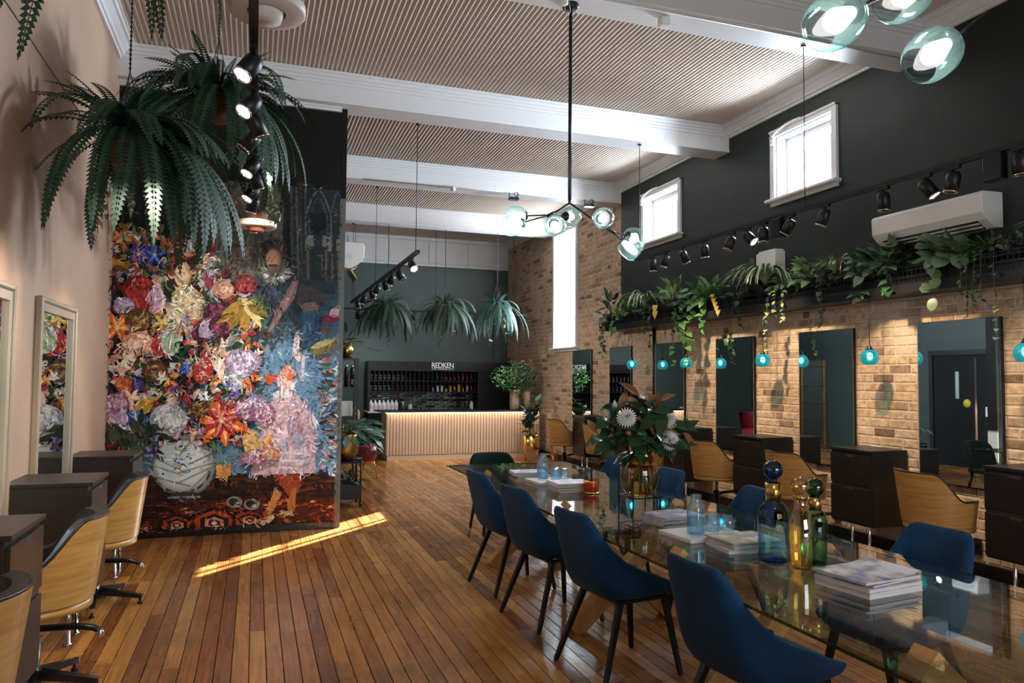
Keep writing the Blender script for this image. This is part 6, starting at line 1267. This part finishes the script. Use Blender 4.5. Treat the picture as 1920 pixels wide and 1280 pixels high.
# pots and bottles in the pigeonholes
def jar(col, h, r, kind):
    m = MB()
    if kind == 'jar': m.lathe([(0.0005, 0), (r, 0), (r, h*0.7), (r*1.04, h*0.7), (r*1.04, h), (0.0005, h)], 12)
    elif kind == 'box': m.box(-r, -r*0.8, 0, r, r*0.8, h, 0.002)
    else: m.lathe([(0.0005, 0), (r, 0), (r, h*0.68), (r*0.45, h*0.78), (r*0.45, h), (0.0005, h)], 12)
    return m.mesh(kind, col)
CM = {'blue': pm('pale_blue_tub', (0.20, 0.26, 0.32), 0.35), 'brown': pm('brown_tub', (0.16, 0.07, 0.03), 0.4), 'violet': pm('violet_bottle', (0.05, 0.04, 0.14), 0.35), 'red': pm('red_bottle', (0.42, 0.02, 0.05), 0.35), 'orange': pm('orange_bottle', (0.75, 0.22, 0.02), 0.4), 'amber': pm('amber_box', (0.70, 0.30, 0.03), 0.4), 'white': pm('white_bottle', (0.75, 0.74, 0.73), 0.4), 'dark': pm('dark_tub', (0.05, 0.045, 0.05), 0.4)}
SETS = [(1.478, [('blue', 'jar')]*8+[('dark', 'jar')]*4+[('brown', 'jar')]*2+[('violet', 'bottle')]*3+[('red', 'bottle')]*7, 'upper row of pigeonholes'),
        (1.241, [('blue', 'jar')]*5+[('brown', 'jar')]*9+[('white', 'bottle'), ('white', 'box'), ('white', 'box')]+[('orange', 'box'), ('amber', 'box'), ('orange', 'bottle'), ('amber', 'box'), ('orange', 'bottle'), ('white', 'bottle'), ('red', 'bottle')], 'lower row of pigeonholes')]
r_ = random.Random(19)
words = {'blue': 'pale blue tub', 'brown': 'brown tub', 'violet': 'violet bottle', 'red': 'red bottle', 'orange': 'orange pack', 'amber': 'amber box', 'white': 'white pack', 'dark': 'dark tub'}
cache = {}
for z, lst, where in SETS:
    for i, (c, k) in enumerate(lst):
        x = 2.28+0.045+(i+0.5)*0.0975; n = 2 if (k == 'jar' and c in ('blue', 'brown')) else 1; zz = z
        for j in range(n):
            h = {'jar': 0.062, 'box': r_.choice((0.07, 0.13, 0.16)), 'bottle': r_.choice((0.10, 0.13, 0.15))}[k]; key = (c, k, round(h, 3))
            if key not in cache: cache[key] = jar(CM[c], h, 0.030 if k == 'jar' else 0.024, k)
            o = put(cache[key], 'tub' if k == 'jar' else ('pack' if k == 'box' else 'bottle'), None, (x, Yc+0.17+0.002*i % 0.03, zz))
            tag(o, '%s%s in the %s, %s column from the left' % ('upper ' if j else ('lower ' if n > 1 else ''), words[c], where, ORD[i]), 'bottle' if k != 'jar' else 'tub', '%ss in the %s' % (words[c], where)); zz += h+0.002
wb = MB().lathe([(0.0005, 0), (0.042, 0), (0.044, 0.01), (0.044, 0.15), (0.036, 0.185), (0.018, 0.205), (0.016, 0.235), (0.0005, 0.238)], 18).mesh('body', CM['white']); wl_ = [pm('pink_label', (0.70, 0.42, 0.42), 0.5), pm('grey_label', (0.55, 0.6, 0.56), 0.5)]
lb_ = [MB().lathe([(0.0447, 0.05), (0.0447, 0.12)], 10, a0=-2.2, a1=-0.9).mesh('label', m) for m in wl_]
for i in range(7):
    t = thing('developer_bottle', 'white shoulder bottle on the bench, %s from the left in the row' % ORD[i], 'bottle', (2.33+i*0.088, 15.82, 0.83), 0, 'row of white bottles on the rear bench')
    put(wb, 'body', t); put(lb_[1 if i == 4 else 0], 'label', t)
def sprayer(x, lb, cb, ch):
    t = thing('spray_bottle', lb, 'spray bottle', (x, 15.82, 0.83))
    MB().lathe([(0.0005, 0), (0.048, 0), (0.048, 0.12), (0.02, 0.15), (0.016, 0.165), (0.0005, 0.165)], 18).build('body', cb, t)
    MB().box(-0.016, -0.05, 0.165, 0.016, 0.03, 0.205, 0.006).box(-0.012, -0.045, 0.14, 0.012, -0.03, 0.165).build('trigger_head', ch, t)
sprayer(3.00, 'dark bottle with white spray head on the bench', CM['dark'], CM['white']); sprayer(3.16, 'white bottle with green spray head on the bench', CM['white'], pm('green_sprayer', (0.04, 0.35, 0.10), 0.4))
for i, x in enumerate((3.28, 3.34)): tag(MB().lathe([(0.0005, 0), (0.022, 0), (0.026, 0.05), (0.0005, 0.05)], 12, (x, 15.8, 0.83)).build('small_pot', M['brass'] if i else CM['dark']), 'small %s pot beside the spray bottles' % ('brass' if i else 'dark'), 'pot')
t = thing('soap_bottle', 'pale bottle beside the tap on the rear bench', 'bottle', (4.53, 15.85, 0.83))
MB().lathe([(0.0005, 0), (0.04, 0), (0.04, 0.17), (0.02, 0.2), (0.018, 0.22), (0.0005, 0.22)], 16).build('body', pm('cream_bottle', (0.7, 0.66, 0.55), 0.4), t)
t = thing('kitchen_tap', 'black curved tap behind the counter', 'tap', (4.42, 16.02, 0.83))
MB().tube([(0, 0, 0), (0, 0, 0.24), (0, -0.02, 0.29), (0, -0.07, 0.31), (0, -0.12, 0.29), (0, -0.13, 0.25)], 0.011, 8).build('spout', M['black_gloss'], t); MB().tube([(0.01, 0, 0.05), (0.06, 0, 0.08)], 0.006, 6).build('lever', M['chrome'], t)
tag(MB().box(3.75, 15.74, 0.832, 4.32, 16.1, 0.845, 0.004).build('drainer_board', M['tray']), 'pale flat board lying on the rear bench', 'board')
# ---- tower shelf and trolley behind the partition
t = thing('tower_shelf', 'black metal tower shelf half hidden behind the partition', 'shelf', (1.10, 10.02, 0))
for sx in (-0.17, 0.17):
    for sy in (-0.15, 0.15): MB().box(sx-0.011, sy-0.011, 0, sx+0.011, sy+0.011, 1.79).build('post', M['black'], t)
for z in (0.25, 0.62, 1.02, 1.40, 1.775): MB().box(-0.18, -0.16, z, 0.18, 0.16, z+0.018).build('shelf_board', M['black'], t)
for k in range(4):
    o = thing('hair_product', 'black bottle with pale cap, %s from the left on the tower shelf' % ORD[k], 'bottle', (0.985+k*0.075, 9.95, 1.419), 0, 'black bottles on the tower shelf')
    MB().lathe([(0.0005, 0), (0.026, 0), (0.026, 0.23), (0.018, 0.25), (0.0005, 0.25)], 14).build('body', M['black_gloss'], o); MB().lathe([(0.0005, 0.25), (0.016, 0.25), (0.014, 0.285), (0.0005, 0.285)], 12).build('cap', M['chrome'], o)
    if k % 2: MB().box(-0.012, -0.0285, 0.03, 0.012, -0.022, 0.10).build('label', CM['red'], o)
tag(MB().box(1.02, 9.94, 1.038, 1.22, 10.06, 1.23, 0.004).build('white_carton', M['plastic']), 'white carton on the middle board of the tower shelf', 'box')
for k, (c, n_) in enumerate((('blue', 'blue'), ('amber', 'yellow'), ('dark', 'black'))):
    tag(MB().lathe([(0.0005, 0), (0.022, 0), (0.022, 0.2), (0.008, 0.24), (0.006, 0.30), (0.0005, 0.30)], 12, (1.03+k*0.075, 9.93, 0.638)).build('styling_bottle', {'blue': pm('cobalt_bottle', (0.03, 0.12, 0.5), 0.3), 'amber': CM['amber'], 'dark': M['black_gloss']}[c]), 'slim %s bottle on the lower tower shelf' % n_, 'bottle')
t = thing('plant_trolley', 'black metal trolley with perforated basket beside the partition edge', 'trolley', (1.07, 9.28, 0))
for sx in (-0.16, 0.16):
    for sy in (-0.2, 0.2): MB().tube([(sx, sy, 0.055), (sx, sy, 0.55)], 0.011, 8).build('post', M['black'], t); MB().lathe([(0.0005, -0.012), (0.026, -0.012), (0.026, 0.012), (0.0005, 0.012)], 14, (sx, sy, 0.028), Matrix.Rotation(PI/2, 3, 'Y')).build('castor', M['black_gloss'], t)
MB().box(-0.17, -0.21, 0.515, 0.17, 0.21, 0.533).build('top_tray', M['black'], t); MB().tube([(-0.16, -0.2, 0.57), (0.16, -0.2, 0.57), (0.19, 0, 0.57), (0.16, 0.2, 0.57), (-0.16, 0.2, 0.57), (-0.16, -0.2, 0.57)], 0.010, 8).build('rail', M['black_gloss'], t)
MB().box(-0.17, -0.21, 0.09, 0.17, 0.21, 0.10).box(-0.17, -0.21, 0.10, 0.17, -0.20, 0.27).box(-0.17, 0.20, 0.10, 0.17, 0.21, 0.27).box(0.16, -0.20, 0.10, 0.17, 0.20, 0.27).box(-0.17, -0.20, 0.10, -0.16, 0.20, 0.27).build('basket', pm('dark_blue_basket', (0.02, 0.03, 0.035), 0.5), t)
t = thing('potted_plant', 'small leafy plant in the lower basket of the black trolley', 'plant', (1.10, 9.22, 0.10))
MB().lathe([(0.0005, 0), (0.07, 0), (0.085, 0.13), (0.0005, 0.12)], 16).build('pot', M['black'], t); r_ = random.Random(33)
for k in range(34): d = rdir(k*2.4, r_.uniform(-0.1, 1.3)); leaf(r_.choice(Lfl), Vector((0, 0, 0.13))+d*r_.uniform(0.06, 0.16), d+Vector((0, 0, -0.3)), t, r_.uniform(.5, .8))
# ---- small copper table by the brick wall
t = thing('copper_side_table', 'small twisted copper side table by the brick wall', 'table', (5.17, 12.72, 0))
MB().lathe([(0.0005, 0.50), (0.11, 0.50), (0.11, 0.515), (0.0005, 0.515)], 24).build('top', M['copper'], t)
MB().lathe([(0.012, 0.12)]+[(0.012+0.012*abs(math.sin(k*0.9)), 0.12+0.02*k) for k in range(1, 20)], 12).build('twisted_stem', M['copper'], t)
for k in range(3): a = k*2*PI/3+0.4; MB().tube([(0, 0, 0.15), (0.07*math.cos(a), 0.07*math.sin(a), 0.17), (0.15*math.cos(a), 0.15*math.sin(a), 0.09), (0.17*math.cos(a), 0.17*math.sin(a), 0.0)], [0.014, 0.022, 0.024, 0.012], 8).build('claw_leg', M['copper'], t)
# ---- things only the mirrors show
t = thing('armchair', 'crimson armchair seen only in a brick wall mirror', 'armchair', (0.10, 14.4, 0), -0.5)
b = MB()
b.lathe([(0.30, 0.40), (0.36, 0.62), (0.37, 0.80), (0.33, 0.82), (0.29, 0.80), (0.27, 0.45)], 24, a0=PI*0.35, a1=PI*1.65).build('backrest', M['velvet_red'], t)
MB().lathe([(0.0005, 0.25), (0.32, 0.25), (0.33, 0.40), (0.29, 0.45), (0.0005, 0.46)], 24).build('seat', M['velvet_red'], t)
for k in range(4): a = k*PI/2+0.78; MB().tube([(0.22*math.cos(a), 0.22*math.sin(a), 0.26), (0.26*math.cos(a), 0.26*math.sin(a), 0)], 0.014, 8).build('leg', M['brass'], t)
t = thing('grid_mirror', 'gold grid framed mirror on the rear left wall, seen in reflection', 'mirror', (XL, 14.15, 0.03))
MB().box(0.004, -0.48, 0, 0.01, 0.48, 2.0).build('glass', M['mirror'], t)
for y in (-0.47, -0.36, 0.36, 0.47): MB().box(0.01, y-0.014, 0, 0.03, y+0.014, 2.02).build('upright_bar', M['brass'], t)
for z in (0.01, 0.6, 1.0, 1.4, 1.85, 2.0): MB().box(0.01, -0.48, z-0.012, 0.028, 0.48, z+0.012).build('cross_bar', M['brass'], t)
# ---- a small child standing at the end of the counter, seen in the third mirror from the far end
t = thing('person', 'small blond child in a cream jumper standing by the counter, seen in a mirror', 'person', (1.86, 14.72, 0), -0.5)
sk = bpy.data.meshes.new('body')
V_ = [(0, 0, .44), (0, 0, .52), (0, 0.01, .62), (0, 0.01, .68), (0, 0, .715), (.045, 0, .42), (.05, -.01, .24), (.05, .01, .05), (.05, -.07, .025), (-.045, 0, .42), (-.05, -.01, .24), (-.05, .01, .05), (-.05, -.07, .025),
      (.085, .01, .655), (.12, -.02, .54), (.09, -.13, .52), (-.085, .01, .655), (-.12, -.02, .54), (-.09, -.12, .50), (0, -0.005, .79), (0, -0.01, .86)]
E_ = [(0, 1), (1, 2), (2, 3), (3, 4), (0, 5), (5, 6), (6, 7), (7, 8), (0, 9), (9, 10), (10, 11), (11, 12), (3, 13), (13, 14), (14, 15), (3, 16), (16, 17), (17, 18), (4, 19), (19, 20)]
R_ = [.075, .07, .075, .06, .032, .05, .042, .032, .028, .05, .042, .032, .028, .036, .03, .022, .036, .03, .022, .075, .06]
sk.from_pydata(V_, E_, []); so = put(sk, 'body', t); so.modifiers.new('skin', 'SKIN')
if not sk.skin_vertices: bpy.context.view_layer.objects.active = so
for v, r in zip(sk.skin_vertices[0].data, R_): v.radius = (r, r); v.use_root = False
sk.skin_vertices[0].data[0].use_root = True
m = so.modifiers.new('smooth', 'SUBSURF'); m.levels = 2; m.render_levels = 2
skin = pm('child_skin', (0.62, 0.40, 0.29), 0.6); sk.materials.append(skin)
MB().lathe([(0.098, 0.40), (0.094, 0.52), (0.092, 0.64), (0.060, 0.695), (0.040, 0.71)], 20).build('jumper', pm('cream_jumper', (0.62, 0.54, 0.44), 0.85, bump=0.3, bs=80), t)
for s in (-1, 1): MB().tube([(s*.08, .01, .66), (s*.125, -.02, .54), (s*.095, -.115, .515)], [0.045, 0.040, 0.034], 10).build('sleeve', pm('cream_sleeve', (0.62, 0.54, 0.44), 0.85), t); MB().tube([(s*.048, 0, .44), (s*.052, -.01, .24), (s*.052, .01, .07)], [0.062, 0.052, 0.045], 10).build('trouser_leg', pm('grey_trousers', (0.15, 0.16, 0.18), 0.8), t)
hr = MB()
for k in range(90):
    a = rp.uniform(-0.6, PI+0.6); hr.tube([(0.03*math.cos(a), 0.03*math.sin(a)-0.005, .935), (0.082*math.cos(a), 0.085*math.sin(a), .87), (0.085*math.cos(a), 0.09*math.sin(a)+0.005, .76), (0.08*math.cos(a), 0.085*math.sin(a)+0.01, .70)], [0.014, 0.014, 0.012, 0.004], 5)
stuff(hr.build('hair', pm('blond_hair', (0.50, 0.33, 0.15), 0.6), t))
for s in (-1, 1): MB().ball((s*0.028, -0.073, 0.822), 0.010, 10, 6).build('eye', M['black_gloss'], t)
MB().lathe([(0.0005, -0.012), (0.010, 0), (0.0005, 0.014)], 8, (0, -0.085, 0.80)).build('nose', skin, t); MB().box(-0.014, -0.082, 0.768, 0.014, -0.07, 0.774, 0.002).build('mouth', pm('lips', (0.5, 0.15, 0.12), 0.5), t)
